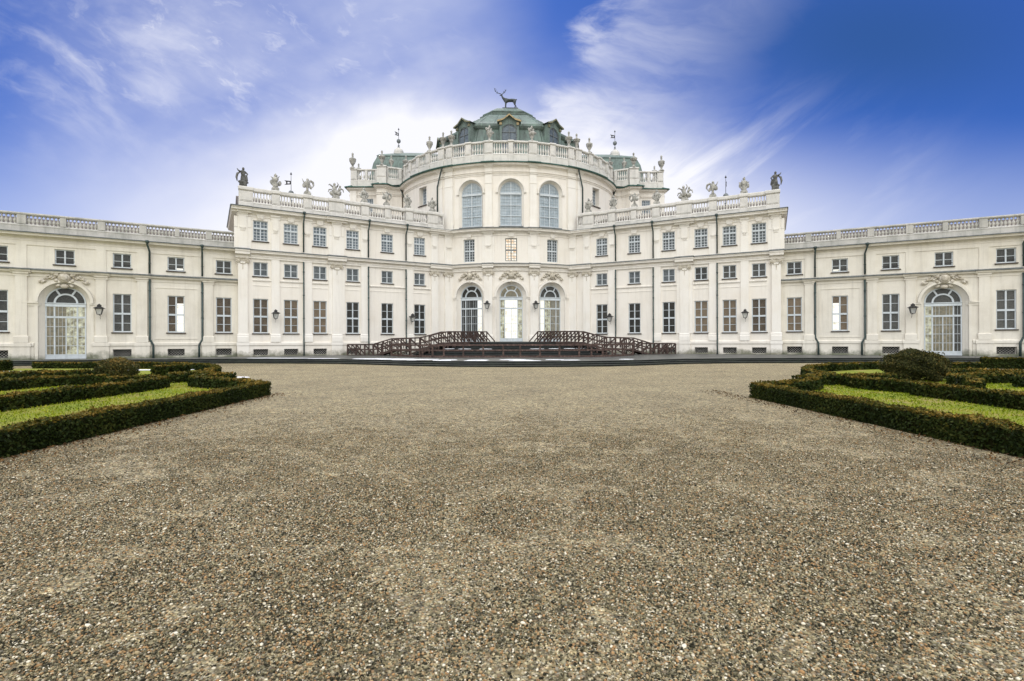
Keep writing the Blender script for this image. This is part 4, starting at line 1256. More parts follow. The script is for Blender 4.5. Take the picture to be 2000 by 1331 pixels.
# ---- statues and trophies of arms on the wing balustrades
def statue(loc, rz, label, kind, seed, mat='statue'):
    t = empty('trophy_statue' if kind != 'figure' else 'stone_figure', loc, rz)
    tag(t, label, 'statue', 'statues along the wing balustrades')
    random.seed(seed); U = random.uniform
    b = MB(); obox(b, (0, 0, .12), (.66, .5, .24)); obox(b, (0, 0, .30), (.50, .40, .12)); b.build('plinth', mat, t, True)
    m = MB(); x = MB()
    if kind == 'armour':
        lathe(m, (0, 0, .35), [(.20, 0), (.14, .18), (.17, .34), (.22, .44), (.19, .52), (.28, .72), (.31, .84), (.20, .98), (.10, 1.04)], 10, True, 1, .75)
        blob(m, (U(-.05, .05), 0, 1.50), (.14, .15, .16), nu=9, nv=6)
        blob(m, (U(-.05, .05), .04, 1.62), (.07, .20, .10), nu=7, nv=5)
        blob(m, (0, -.12, 1.06), (.16, .1, .2), (0, U(-.3, .3), 0), 8, 5, .15)
        m.build('body', mat, t, True)
        n = 3 + seed % 3
        for k in range(n):
            for sg in (-1, 1):
                a = U(.25, 1.25) * sg; z0 = .85 + U(-.15, .2); L = U(.42, .66)
                e = (math.sin(a) * L, U(0, .12), z0 + math.cos(a) * L)
                tube(x, [(0, .08, z0), ((e[0]) * .6, .1, z0 + (e[2] - z0) * .55), e], [.05, .075, .02], 6)
        for sg in (-1, 1):
            blob(x, (sg * U(.30, .40), .02, .85 + U(-.1, .15)), (.17, .07, .27), (0, sg * U(-.2, .5), 0), 8, 5, .12)
            blob(x, (sg * U(.18, .26), -.05, .58), (.11, .09, .2), (0, sg * .3, 0), 7, 5, .15)
        x.build('weapons', mat, t, True)
    elif kind == 'wing':
        lathe(m, (0, 0, .35), [(.15, 0), (.11, .3), (.19, .55), (.28, .8), (.28, .95), (.16, 1.1), (.08, 1.14)], 10, True, 1, .8)
        blob(m, (.02, 0, 1.56), (.13, .14, .16), nu=9, nv=6)
        m.build('body', mat, t, True)
        sg = 1 if seed % 2 else -1
        tube(x, [(0, .05, 1.3), (sg * .34, .08, 1.5), (sg * .56, .1, 1.38), (sg * .62, .1, 1.08), (sg * .5, .08, .82)], [.10, .13, .12, .08, .02], 7)
        tube(x, [(sg * -.1, .0, 1.1), (sg * -.36, 0, 1.3), (sg * -.5, 0, 1.62)], [.08, .06, .03], 6)
        blob(x, (sg * -.28, -.03, .95), (.22, .1, .26), (0, .4 * sg, 0), 9, 6, .12)
        blob(x, (sg * .3, -.02, .85), (.14, .09, .24), (0, -.4 * sg, 0), 9, 6, .12)
        x.build('wing', mat, t, True)
    elif kind == 'group':
        for k in range(9):
            a = U(0, 2 * PI); r = U(.1, .42)
            blob(m, (r * math.cos(a) * 1.1, r * math.sin(a) * .5, .42 + U(0, .35)), (U(.18, .28), .2, U(.16, .28)), (U(-1, 1), U(-1, 1), 0), 8, 6, .14)
        lathe(m, (-.12, 0, .5), [(.22, 0), (.18, .35), (.24, .6), (.14, .8), (.07, .86)], 9, True, 1, .8)
        blob(m, (-.14, -.02, 1.46), (.14, .15, .16), nu=9, nv=6)
        blob(m, (.36, 0, 1.02), (.15, .14, .24), (0, .35, 0), 8, 6, .1)
        blob(m, (.42, -.04, 1.30), (.11, .12, .12), nu=8, nv=5)
        m.build('body', mat, t, True)
        for p in ([(-.3, 0, 1.2), (-.6, 0, 1.42), (-.72, 0, 1.3)], [(.1, 0, 1.2), (.25, .0, 1.5), (.12, 0, 1.72)], [(.5, 0, 1.1), (.72, 0, 1.02), (.78, 0, .74)], [(-.4, 0, .9), (-.66, 0, .86), (-.74, 0, .6)]):
            tube(x, p, [.08, .07, .03], 6)
        x.build('limbs', mat, t, True)
    else:  # draped standing figure
        lathe(m, (0, 0, .35), [(.27, 0), (.25, .2), (.21, .55), (.17, .74), (.24, 1.0), (.26, 1.1), (.12, 1.2), (.07, 1.26)], 11, True, 1, .75)
        blob(m, (.02, -.02, 1.70), (.115, .13, .15), nu=10, nv=7)
        m.build('body', mat, t, True)
        sg = -1 if seed % 2 else 1
        tube(x, [(sg * .2, 0, 1.40), (sg * .42, -.05, 1.5), (sg * .52, -.05, 1.66)], [.085, .06, .03], 6)
        tube(x, [(sg * -.2, 0, 1.40), (sg * -.38, -.08, 1.2), (sg * -.30, -.2, 1.02)], [.085, .07, .05], 6)
        tube(x, [(sg * .25, .05, 1.40), (sg * .48, .05, 1.2), (sg * .56, .05, .85), (sg * .50, .05, .45)], [.06, .11, .10, .03], 7)
        blob(x, (sg * -.26, 0, .78), (.17, .16, .36), (0, .15 * sg, 0), 8, 6, .12)
        for k in range(4): blob(x, (U(-.3, .3), U(-.1, .1), .42), (.2, .18, .14), (0, U(-.5, .5), 0), 7, 5, .15)
        x.build('drapery', mat, t, True)
    return t
SP = [(15.18, 14.35, 'figure', 'statue_dark', .85), (12.75, 14.34, 'armour', 'statue', .86), (10.2, 14.34, 'wing', 'statue', .86), (7.8, 14.34, 'group', 'statue', .88),
      (5.27, 14.34, 'armour', 'statue', .82), (3.18, 14.34, 'wing', 'statue', .8), (1.1, 14.34, 'armour', 'statue', .82), (-1.42, 14.34, 'armour', 'statue', .84)]
SL = ['dark weathered stone figure at the outer corner of the {} wing balustrade',
      'stone trophy of armour and weapons standing second from the outer corner of the {} wing',
      'stone trophy with a curling wing beside the weather vane of the {} wing',
      'broad stone sculpture group halfway along the {} wing balustrade',
      'stone trophy beside the small upper window of the {} block',
      'stone trophy in front of the concave wall of the high {} block',
      'stone trophy where the high {} block meets the round drum',
      'stone trophy next to the drum downpipe at the inner end of the {} balustrade']
for sg in (-1, 1):
    W = Wing(sg)
    for i, (s, z, kd, mt, sc) in enumerate(SP):
        o = statue(W(s, -.25, z), face(W.n), SL[i].format('left' if sg < 0 else 'right'), kd, 31 + i * 2 + (1 if sg > 0 else 0), mt)
        o.scale = (sc, sc, sc)

# ---- wall lanterns
def lantern(loc, rz, label):
    t = empty('wall_lantern', loc, rz); tag(t, label, 'lantern', 'iron lanterns on the palace front')
    m = MB(); a = [(-.14, 0), (.14, 0)]
    def corner(h, z): return [(-h, -h, z), (h, -h, z), (h, h, z), (-h, h, z)]
    lo, hi = corner(.135, 0), corner(.235, .46)
    for k in range(4):
        beam(m, lo[k], hi[k], .028, .028); beam(m, lo[k], lo[(k + 1) % 4], .03, .03); beam(m, hi[k], hi[(k + 1) % 4], .034, .034)
    m.build('cage', 'iron', t, True)
    m = MB(); l2, h2 = corner(.12, .01), corner(.22, .45)
    for k in range(4): m.quad(l2[k], l2[(k + 1) % 4], h2[(k + 1) % 4], h2[k])
    m.build('glass', 'lantern_glass', t, True)
    m = MB()
    R = [corner(.36, .47), corner(.36, .49), corner(.20, .60), corner(.13, .63), corner(.13, .72), corner(.16, .73), corner(.06, .80), corner(.02, .86)]
    vs = [v for r in R for v in r]; fs = [(3, 2, 1, 0)]
    for i in range(len(R) - 1):
        for k in range(4): p = i * 4 + k; q = i * 4 + (k + 1) % 4; fs.append((p, q, q + 4, p + 4))
    m.add(vs, fs); m.build('cap', 'iron', t, True)
    m = MB(); tube(m, [(0, 0, -.03), (0, .3, -.06), (0, .56, -.06)], .022, 6); tube(m, [(0, .56, -.06), (0, .3, -.2), (0, .56, -.35)], .014, 5); tube(m, [(0, .0, -.09), (0, 0, .01)], [.02, .05], 6)
    m.build('bracket', 'iron', t, True)
    t.scale = (.88, .88, .9)
    return t
for sg in (-1, 1):
    sd = 'left' if sg < 0 else 'right'
    W = Wing(sg); V = Wing(sg, .335)
    lantern(W(12.85, .70, 3.46), face(W.n), 'iron lantern on the %s wing pilaster between the outermost ground floor windows' % sd)
    lantern(W(.98, .70, 3.42), face(W.n), 'iron lantern beside the last %s wing window, above the wooden ramp' % sd)
    lantern(V(24.44, .72, 3.54), face(V.n), 'iron lantern next to the big arched door of the low %s wing' % sd)
    p = cy(DEG(10.05 * sg), .72, 4.70)
    lantern(p, DEG(10.05 * sg) / RW, 'iron lantern on the rotunda pilaster just %s of the central door' % sd)

# ================================================================== TERRACE, STAIR, RAMPS
FRONT = [(-44, 30.0), (-33.3, 33.9), (-26.9, 36.0), (-20.1, 36.9), (-16.1, 36.2), (-12.4, 35.2), (-9.6, 33.6), (-7.6, 32.2), (-5.2, 30.9), (-3.6, 30.3), (-.8, 29.7), (2.3, 29.6), (5.0, 30.0), (7.4, 30.9), (9.2, 32.0), (10.9, 32.8), (15.1, 33.5), (19.9, 33.4), (25.0, 32.8), (31.5, 31.2), (42, 27.5)]
m, rs = MB(), MB()
for k in range(3):
    z0, z1 = ZT * k / 3, ZT * (k + 1) / 3
    F = [(x, y + .34 * k) for x, y in FRONT]
    for (a, b) in zip(F, F[1:]):
        rs.quad((*a, z0 - .05), (*b, z0 - .05), (*b, z1 - .03), (*a, z1 - .03))
        n_ = .03
        rs.quad((a[0], a[1] - n_, z1 - .03), (b[0], b[1] - n_, z1 - .03), (b[0], b[1] - n_, z1), (a[0], a[1] - n_, z1))
        back = (62 if k == 2 else None)
        ya, yb = (a[1] + .36, b[1] + .36) if k < 2 else (60, 60)
        m.quad((a[0], a[1] - n_, z1), (b[0], b[1] - n_, z1), (b[0], yb, z1), (a[0], ya, z1))
o = m.build('terrace', 'paving'); tag(o, 'dark wet stone terrace with shallow steps along the palace front', None, None, 'structure')
rs.build('riser', 'moss_dark', o)
# curved flight of steps
m = MB(); NS = 7
for k in range(NS + 1):
    hx, hy = 9.6 - .36 * k, 11.3 - .80 * k
    z1 = ZT + (1.40 - ZT) * (k + 1) / (NS + 1); z0 = ZT + (1.40 - ZT) * k / (NS + 1)
    n = 40
    P = [(hx * math.sin(-PI / 2 + PI * i / n), 50.9 - hy * math.cos(-PI / 2 + PI * i / n)) for i in range(n + 1)]
    for a, b in zip(P, P[1:]):
        m.quad((*a, z0 - .02), (*b, z0 - .02), (*b, z1 - .035), (*a, z1 - .035))
        ex = 1 + .03 / hy
        a2, b2 = (a[0] * ex, 50.9 + (a[1] - 50.9) * ex), (b[0] * ex, 50.9 + (b[1] - 50.9) * ex)
        m.quad((*a2, z1 - .035), (*b2, z1 - .035), (*b2, z1), (*a2, z1))
        m.add([(*a2, z1), (*b2, z1), (0, 50.9, z1)], [(0, 1, 2)])
        m.quad((*a, z1 - .035), (*b, z1 - .035), (*b2, z1 - .035), (*a2, z1 - .035))
o = m.build('staircase', 'step'); tag(o, 'dark curved stone steps rising to the three arched doors', 'steps')
m = MB(); W = Cyl()
mould(m, W, DEG(-26), DEG(26), [(-.7, 1.3), (.55, 1.3), (.55, 1.48), (-.7, 1.485)])
part(m, 'threshold', 'paving')

# timber barrier along the foot of the steps
FP = [(-10.35, 43.6), (-9.18, 41.4), (-8.12, 39.9), (-7.05, 38.75), (-6.23, 38.2), (-5.38, 38.0), (-3.93, 37.8), (-2.46, 37.6), (-.99, 37.45), (.24, 37.3), (1.68, 37.2), (3.09, 37.2), (4.58, 37.45), (5.53, 37.7), (6.45, 38.1), (7.33, 38.7), (8.38, 39.8), (9.72, 41.8)]
t = empty('timber_barrier', (0, 38, ZT)); tag(t, 'low brown timber rail fence curving in front of the dark steps', 'fence')
for (x, y) in FP:
    m = MB(); obox(m, (x, y, ZT + .47), (.12, .12, .94)); m.build('post', 'wood_rail', t)
for nm, z, h, w in (('bottom_rail', ZT + .07, .15, .07), ('middle_rail', ZT + .53, .12, .06), ('top_rail', ZT + .92, .13, .13)):
    m = MB()
    for a, b in zip(FP, FP[1:]): beam(m, (a[0], a[1] - .06, z), (b[0], b[1] - .06, z), w, h)
    m.build(nm, 'wood_rail', t)

def ramp_thing(sg):
    sd = 'left' if sg < 0 else 'right'
    t = empty('wooden_ramp', (sg * 10, 45, ZT)); tag(t, 'brown wooden access ramp with railings climbing to the %s arched door' % sd, 'ramp', 'wooden ramps')
    P = [(14.3, 45.9, ZT + .03), (11.9, 45.3, ZT + .05), (10.3, 44.9, .84), (8.1, 44.7, .92), (6.05, 45.3, 1.44), (4.5, 46.6, 1.46), (2.9, 48.2, 1.48)]
    P = [Vector((sg * x, y, z)) for x, y, z in P]
    wd = .75
    def side(i, off):
        d = (P[min(i + 1, len(P) - 1)] - P[max(i - 1, 0)]); d.z = 0; d.normalize()
        n = Vector((-d.y, d.x, 0)) * (1 if sg < 0 else -1)
        return P[i] + n * off
    m = MB()
    for i in range(len(P) - 1):
        a0, a1, b0, b1 = side(i, -wd), side(i, wd), side(i + 1, -wd), side(i + 1, wd)
        N = max(2, int((P[i + 1] - P[i]).length / .16))
        for k in range(N):
            u, v = (k + .04) / N, (k + .96) / N
            q = [a0.lerp(b0, u), a0.lerp(b0, v), a1.lerp(b1, v), a1.lerp(b1, u)]
            m.add([tuple(x) for x in q] + [tuple(x - Vector((0, 0, .04))) for x in q], [(0, 1, 2, 3), (7, 6, 5, 4), (0, 4, 5, 1), (1, 5, 6, 2), (2, 6, 7, 3), (3, 7, 4, 0)])
        for s0_, s1_ in ((a0, b0), (a1, b1)):
            beam(m, s0_ - Vector((0, 0, .10)), s1_ - Vector((0, 0, .10)), .07, .14)
    m.build('deck', 'wood', t)
    for off in (-wd, wd):
        rail = MB()
        for i in range(len(P) - 1):
            a, b = side(i, off), side(i + 1, off); L = (b - a).length
            for z, h, w in ((.92, .10, .12), (.46, .10, .06)):
                beam(rail, a + Vector((0, 0, z)), b + Vector((0, 0, z)), w, h)
            n = max(1, round(L / .85))
            for k in range(n + (1 if i == len(P) - 2 else 0)):
                q = a.lerp(b, k / n)
                pm = MB(); beam(pm, (q.x, q.y, max(ZT, q.z - 1.2)), (q.x, q.y, q.z + .9), .11, .11); pm.build('post', 'wood', t)
                if k < n:
                    q2 = a.lerp(b, (k + 1) / n)
                    beam(rail, q + Vector((0, 0, .88)), q2 + Vector((0, 0, .06)), .06, .09)
                    q3 = a.lerp(b, (k + .5) / n)
                    beam(rail, q3 + Vector((0, 0, .04)), q3 + Vector((0, 0, .9)), .06, .07)
                    if q.z > ZT + .5: beam(rail, (q.x, q.y, ZT + .02), tuple(q2 + Vector((0, 0, -.1))), .06, .07)
        rail.build('railing', 'wood', t)
    # slanted props closing both ends
    e0, e1 = side(len(P) - 1, -wd), side(len(P) - 1, wd)
    for e in (e0, e1):
        for k in range(3):
            m = MB(); beam(m, e + Vector((sg * .45 * k, 0, .9)), e + Vector((sg * .45 * k - sg * .75, .25, .02)), .08, .09); m.build('prop', 'wood', t)
    for k in range(3):
        e = side(0, -wd).lerp(side(0, wd), k / 2); m = MB(); beam(m, e + Vector((0, 0, .92)), e + Vector((-sg * .8, -.1, .0)), .08, .09); m.build('prop', 'wood', t)
    m = MB(); beam(m, side(0, -wd) + Vector((0, 0, .92)), side(0, wd) + Vector((0, 0, .92)), .08, .08); m.build('railing', 'wood', t)
ramp_thing(-1); ramp_thing(1)

# thin melting snow lying on the terrace edge, the lawns and the steps
m = MB(); random.seed(11)
def patch(cx, cy_, rx, ry, z):
    n = 18; ph = [random.uniform(.7, 1.15) for _ in range(n)]
    top = [(cx + rx * ph[k] * .86 * math.cos(2 * PI * k / n), cy_ + ry * ph[k] * .86 * math.sin(2 * PI * k / n), z + .028) for k in range(n)]
    low = [(cx + rx * ph[k] * math.cos(2 * PI * k / n), cy_ + ry * ph[k] * math.sin(2 * PI * k / n), z + .003) for k in range(n)]
    m.add(low + top + [(cx, cy_, z + .04)], [(k, (k + 1) % n, n + (k + 1) % n, n + k) for k in range(n)] + [(n + k, n + (k + 1) % n, 2 * n) for k in range(n)], True)
def front_y(x):
    for a, b in zip(FRONT, FRONT[1:]):
        if a[0] <= x <= b[0]: return a[1] + (b[1] - a[1]) * (x - a[0]) / (b[0] - a[0]) + .7
for x in np.arange(-10.8, 1.0, .8):
    if random.random() < .72: patch(x + random.uniform(-.3, .3), front_y(x) + .42 + random.uniform(0, .3), random.uniform(.25, .75), random.uniform(.08, .25), ZT)
for x, dy, rx, ry in ((-9.6, 1.2, 1.1, .7), (-8.2, 1.5, 1.2, .9), (-7.0, 1.3, 1.3, .8), (-10.6, .9, .9, .5), (-6.0, 1.9, .7, .5), (-4.6, 1.4, .6, .5), (-2.7, 1.5, .7, .5), (-.4, 2.4, .9, .6), (.2, 1.5, .7, .5), (2.2, 2.2, .6, .3), (3.1, 1.2, .7, .25), (6.8, 1.2, .5, .15), (-16.5, .6, 1.4, .2), (-18.4, .7, 1.2, .2), (-13.9, .5, 1.2, .25)):
    patch(x, front_y(x) + dy, rx, ry, ZT)
for x in (-5.6, -4.2, -2.4, 1.9, 3.4, 4.8, 6.0): patch(x, 50.9 - math.sqrt(max(0, 1 - (x / 8.4) ** 2)) * 8.65, .55, .16, ZT + .54)
for (x, y, rx, ry) in ((-20.2, 27.6, 3.2, .22), (-24.8, 26.6, 2.4, .35), (-19.6, 20.6, .7, .3), (-12.1, 21.5, .4, .16)): patch(x, y, rx, ry, .045 if x < -12 else .006)
o = m.build('snow', 'snow'); tag(o, None, None, None, 'stuff')

# ================================================================== PARTERRES
def poly_len(P): return sum(math.hypot(b[0] - a[0], b[1] - a[1]) for a, b in zip(P, P[1:]))
def smooth_poly(P, it=2):
    for _ in range(it):
        Q = [P[0]]
        for a, b in zip(P, P[1:]):
            Q += [(a[0] * .75 + b[0] * .25, a[1] * .75 + b[1] * .25), (a[0] * .25 + b[0] * .75, a[1] * .25 + b[1] * .75)]
        Q.append(P[-1]); P = Q
    return P
def leaf_cloud(pos, nrm, size, jit):
    """small folded-looking leaf quads scattered with outward bias"""
    n = len(pos)
    d = nrm + rng.normal(0, .75, (n, 3)); d /= np.linalg.norm(d, axis=1)[:, None] + 1e-9
    a = np.cross(d, rng.normal(0, 1, (n, 3))); a /= np.linalg.norm(a, axis=1)[:, None] + 1e-9
    b = np.cross(d, a)
    s = size * rng.uniform(.6, 1.35, n)[:, None]
    p = pos + rng.normal(0, jit, (n, 3))
    V = np.stack([p - a * s, p + b * s * .55, p + a * s, p - b * s * .55], 1).reshape(-1, 3)
    F = np.arange(4 * n).reshape(n, 4)
    return V, F

def hedge(P, label, w=.34, h=.37, dens=None, sm=1, hvar=.02):
    if sm: P = smooth_poly(P, sm)
    P = np.array(P, float); seg = np.diff(P, axis=0); L = np.hypot(seg[:, 0], seg[:, 1]); tot = L.sum()
    dist = np.hypot(P[:, 0] - CAM[0], P[:, 1]).mean(); near = np.hypot(P[:, 0] - CAM[0], P[:, 1]).min()
    size = float(np.clip(.0030 * (near * .6 + dist * .4), .019, .06))
    dens = dens or float(np.clip(1.35 / size ** 2, 300, 3600))
    cum = np.concatenate([[0], np.cumsum(L)])
    per = 2 * h + w
    n = int(tot * per * dens) + 1
    t = rng.uniform(0, tot, n); q = rng.uniform(0, per, n)
    def at(t):
        i = np.clip(np.searchsorted(cum, t) - 1, 0, len(L) - 1)
        u = (t - cum[i]) / L[i]
        d = seg[i] / L[i][:, None]
        return P[i] + seg[i] * u[:, None], d
    c, d = at(t); nn = np.stack([-d[:, 1], d[:, 0]], 1)
    z = np.where(q < h, q, np.where(q < h + w, h, per - q))
    off = np.where(q < h, -w / 2, np.where(q < h + w, q - h - w / 2, w / 2))
    wob = .022 * np.sin(t * 5.1 + 1) + .018 * np.sin(t * 13.7) + hvar * np.sin(t * 2.3)
    r = np.clip((z - (h - .07)) / .07, 0, 1)
    o2 = off * (1 + wob / w) - np.sign(off) * .035 * r * (np.abs(off) > w * .45)
    # hedge ends: a share of the leaves closes each end
    pos = np.concatenate([c + nn * o2[:, None], (z + wob * .6 * (z > h * .5))[:, None]], 1)
    N = np.concatenate([nn * np.where(np.abs(off) > w * .49, np.sign(off), 0)[:, None], (z >= h - 1e-6)[:, None].astype(float)], 1)
    ne = int(w * h * dens)
    E, EN = [], []
    for k, (p, dd) in enumerate(((P[0], -seg[0] / L[0]), (P[-1], seg[-1] / L[-1]))):
        u = rng.uniform(-w / 2, w / 2, ne); zz = rng.uniform(0, h, ne); n2 = np.array([-dd[1], dd[0]])
        bulge = .08 * (1 - (2 * u / w) ** 2)
        E.append(np.concatenate([p + n2 * u[:, None] + dd * bulge[:, None], zz[:, None]], 1)); EN.append(np.tile([dd[0], dd[1], 0], (ne, 1)))
    pos = np.concatenate([pos] + E); N = np.concatenate([N] + EN)
    V, F = leaf_cloud(pos, N, size, .012)
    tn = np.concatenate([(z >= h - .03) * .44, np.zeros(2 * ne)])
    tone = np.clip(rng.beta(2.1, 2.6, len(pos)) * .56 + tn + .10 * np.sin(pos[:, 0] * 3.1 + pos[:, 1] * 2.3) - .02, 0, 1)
    t_ = empty('box_hedge', (float(P[0][0]), float(P[0][1]), 0)); tag(t_, label, 'hedge', 'clipped box hedges of the parterres')
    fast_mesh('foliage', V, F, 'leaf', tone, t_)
    m = MB(); iw, ih = w / 2 - .035, h - .04
    prof = [(-iw, 0), (iw, 0), (iw, ih - .04), (iw - .05, ih), (-iw + .05, ih), (-iw, ih - .04)]
    vs = []; fs = []
    for i, p in enumerate(P):
        d_ = (seg[min(i, len(seg) - 1)] / L[min(i, len(L) - 1)] + seg[max(i - 1, 0)] / L[max(i - 1, 0)]); d_ = d_ / (np.hypot(*d_) + 1e-9)
        for o_, z_ in prof: vs.append((p[0] - d_[1] * o_, p[1] + d_[0] * o_, z_))
    k = len(prof)
    for i in range(len(P) - 1):
        for j in range(k):
            a, b = i * k + j, i * k + (j + 1) % k; fs.append((a, b, b + k, a + k))
    fs += [tuple(range(k)), tuple(range((len(P) - 1) * k, len(P) * k))]
    m.add(vs, fs); m.build('twigs', 'hedge_core', t_)

g = .17
hedge([(-7.95 - g, 2.6), (-7.95 - g, 7.5), (-7.95 - g, 11.0), (-7.95 - g, 14.75)], 'long straight box hedge in front, along the left lawn')
hedge([(-8.35, 14.75), (-8.95, 15.45), (-9.9, 16.25), (-10.8, 16.75), (-11.5, 17.25), (-11.95, 18.0), (-11.8, 18.75), (-11.1, 18.95)], 'hooked box hedge curling inwards from the left lawn tip', sm=2)
hedge([(-13.35, 18.9), (-12.9, 19.35), (-12.3, 19.6), (-11.55, 19.3)], 'short angled box hedge between the hooked hedge and the sweeping left hedge')
hedge([(-13.5, 19.3), (-13.0, 19.95), (-13.2, 21.15), (-14.1, 23.5), (-15.2, 25.3), (-16.4, 26.9), (-17.8, 28.2), (-19.6, 29.2), (-22.2, 29.7), (-25, 30.0), (-28.0, 30.3)], 'long sweeping box hedge closing the left lawn before the terrace', sm=2)
hedge([(-12.2, 4.4), (-12.2, 9.5), (-12.25, 13.5), (-12.2, 16.6), (-12.5, 17.3), (-13.2, 17.75), (-13.75, 17.6), (-13.95, 16.9)], 'second box hedge behind the green strip of the left lawn', sm=2)
hedge([(-16.9, 13.6), (-16.7, 16.2), (-16.6, 17.4), (-16.2, 18.1), (-15.4, 18.6)], 'box hedge below the bronze-tipped shrub on the left', sm=1)
hedge([(-21.5, 19.0), (-19.6, 20.1), (-17.9, 21.2)], 'low slanting box hedge left of the bronze-tipped shrub')
hedge([(-23.8, 20.3), (-21.2, 21.6), (-18.6, 22.9)], 'thin box hedge behind the slanting one on the left', h=.32)
hedge([(-19.0, 13.5), (-18.3, 15.9), (-17.45, 16.2)], 'dark box hedge end at the left picture border, behind the second hedge')
hedge([(-31.0, 27.6), (-29, 27.9), (-27.4, 27.9)], 'tall box hedge block standing near the left arched door', h=.55, w=.7)
hedge([(-15.9, 22.0), (-15.5, 23.2), (-15.9, 24.2)], 'small box hedge stub right behind the bronze-tipped shrub', h=.5)

hedge([(5.15 + g, 13.3), (5.15 + g, 10.5), (5.10 + g, 7.5), (5.06 + g, 2.6)], 'long straight box hedge in front, along the right lawn')
hedge([(5.6, 13.55), (6.4, 13.75), (7.1, 14.3), (7.75, 14.75), (8.15, 15.2), (8.3, 15.7), (7.9, 15.85)], 'hooked box hedge curling inwards from the right lawn tip', sm=2)
hedge([(8.55, 16.1), (8.95, 16.45), (9.5, 16.6), (10.0, 16.4)], 'short box hedge joining the hook and the inner hedge on the right')
hedge([(9.7, 16.9), (9.85, 17.6), (10.2, 18.5), (10.8, 19.95), (11.6, 21.3), (12.6, 22.6), (13.9, 23.6), (15.4, 24.6), (17.0, 25.3), (18.6, 25.5), (20.7, 24.9), (22.3, 24.5)], 'long sweeping box hedge closing the right lawn before the terrace', sm=2)
hedge([(11.6, 16.5), (10.7, 16.65), (9.95, 16.3), (9.6, 15.6), (9.5, 14.8), (9.75, 14.1), (9.95, 13.75)], 'curved box hedge in front of the round shrub on the right', sm=2)
hedge([(9.62, 13.3), (9.62, 12.2), (9.5, 10.2), (9.45, 6.0), (9.4, 3.5)], 'second box hedge behind the green strip of the right lawn')
hedge([(13.5, 16.4), (14.6, 16.75), (16.0, 16.9)], 'box hedge bordering the back of the dry grass patch on the right')
hedge([(13.35, 16.2), (12.9, 15.3), (12.2, 14.2), (11.2, 13.3)], 'dark box hedge running forward from the round shrub')
hedge([(14.5, 15.2), (15.2, 15.3), (16.6, 14.8)], 'box hedge block at the right picture border, beside the dry grass patch')
hedge([(16.6, 19.9), (18.4, 20.2), (18.6, 18.6)], 'thin box hedge in the middle of the right parterre', h=.32)
hedge([(16.2, 18.3), (17.6, 18.0), (18.4, 17.2)], 'low box hedge right behind the dry grass patch', h=.32)
hedge([(24.3, 26.4), (25.4, 25.5), (26.6, 24.4)], 'tall box hedge block before the right arched door', h=.55, w=.7)

def shrub(c, rx, h, label, n, size, bronze):
    t = empty('shrub', (c[0], c[1], 0)); tag(t, label, 'shrub')
    th = np.arccos(rng.uniform(-.75, 1, n)); ph = rng.uniform(0, 2 * PI, n)
    dirs = np.stack([np.sin(th) * np.cos(ph), np.sin(th) * np.sin(ph), np.cos(th)], 1)
    lump = 1 + .10 * np.sin(dirs[:, 0] * 5 + 1) * np.sin(dirs[:, 1] * 6) + .07 * np.sin(dirs[:, 2] * 9 + dirs[:, 0] * 7)
    rad = lump * (1 - np.abs(rng.normal(0, .13, n)))
    spr = rng.random(n) < .03
    rad = np.where(spr, rad * rng.uniform(1.03, 1.16, n), rad)
    pos = dirs * rad[:, None] * np.array([rx, rx, h * .54]); pos[:, 2] += h * .46
    pos = pos[pos[:, 2] > .02]; k = len(pos); dd = dirs[:k]
    V, F = leaf_cloud(pos + np.array([c[0], c[1], 0]), dd, size, .02)
    tone = np.clip(rng.beta(2, 3, k) * .75 + bronze * np.clip((pos[:, 2] / h - .55), 0, 1) * 1.2 + .08 * np.sin(pos[:, 0] * 4), 0, 1)
    fast_mesh('crown', V, F, 'shrub_leaf', tone, t)
    m = MB()
    for i in range(14):
        a = rng.uniform(0, 2 * PI); r = rng.uniform(.3, .85)
        tube(m, [(c[0] + .05 * math.cos(a), c[1] + .05 * math.sin(a), 0), (c[0] + rx * r * .5 * math.cos(a), c[1] + rx * r * .5 * math.sin(a), h * .35), (c[0] + rx * r * .8 * math.cos(a), c[1] + rx * r * .8 * math.sin(a), h * rng.uniform(.6, .9))], [.03, .02, .008], 5)
    m.build('stem', 'trunk', t)
shrub((-17.0, 21.4), .72, .86, 'rounded shrub with bronze-yellow tips on the left lawn', 9000, .034, .55)
shrub((13.75, 18.2), .98, 1.14, 'big round dark green shrub on the right lawn', 21000, .034, .14)

# lawns
LAWN = [[(-8.0, 2.6), (-8.0, 14.75), (-8.4, 15.0), (-9.9, 16.3), (-11.0, 17.0), (-11.95, 18.0), (-12.2, 19.4), (-13.0, 20.0), (-13.2, 21.2), (-14.1, 23.5), (-16.4, 26.9), (-17.8, 28.2), (-19.6, 29.2), (-22.2, 29.7), (-28, 30.2), (-40, 30.2), (-40, 2.6)],
        [(5.25, 2.6), (5.25, 13.3), (5.7, 13.6), (7.1, 14.3), (8.1, 15.2), (8.9, 16.4), (9.8, 16.9), (10.2, 18.5), (10.8, 20.0), (12.6, 22.6), (15.4, 24.6), (18.6, 25.5), (22.3, 24.6), (38, 19), (38, 2.6)]]
m = MB()
for P in LAWN: m.add([(x, y, .035) for x, y in P], [tuple(range(len(P)))])
o = m.build('lawn', 'lawn'); tag(o, None, None, None, 'structure')
def inside(P, x, y):
    r = np.zeros(len(x), bool)
    for (x1, y1), (x2, y2) in zip(P, P[1:] + P[:1]):
        c = (y1 > y) != (y2 > y)
        if y1 != y2: r ^= c & (x < (x2 - x1) * (y - y1) / (y2 - y1) + x1)
    return r
Vs, Fs, Ts = [], [], []; base = 0
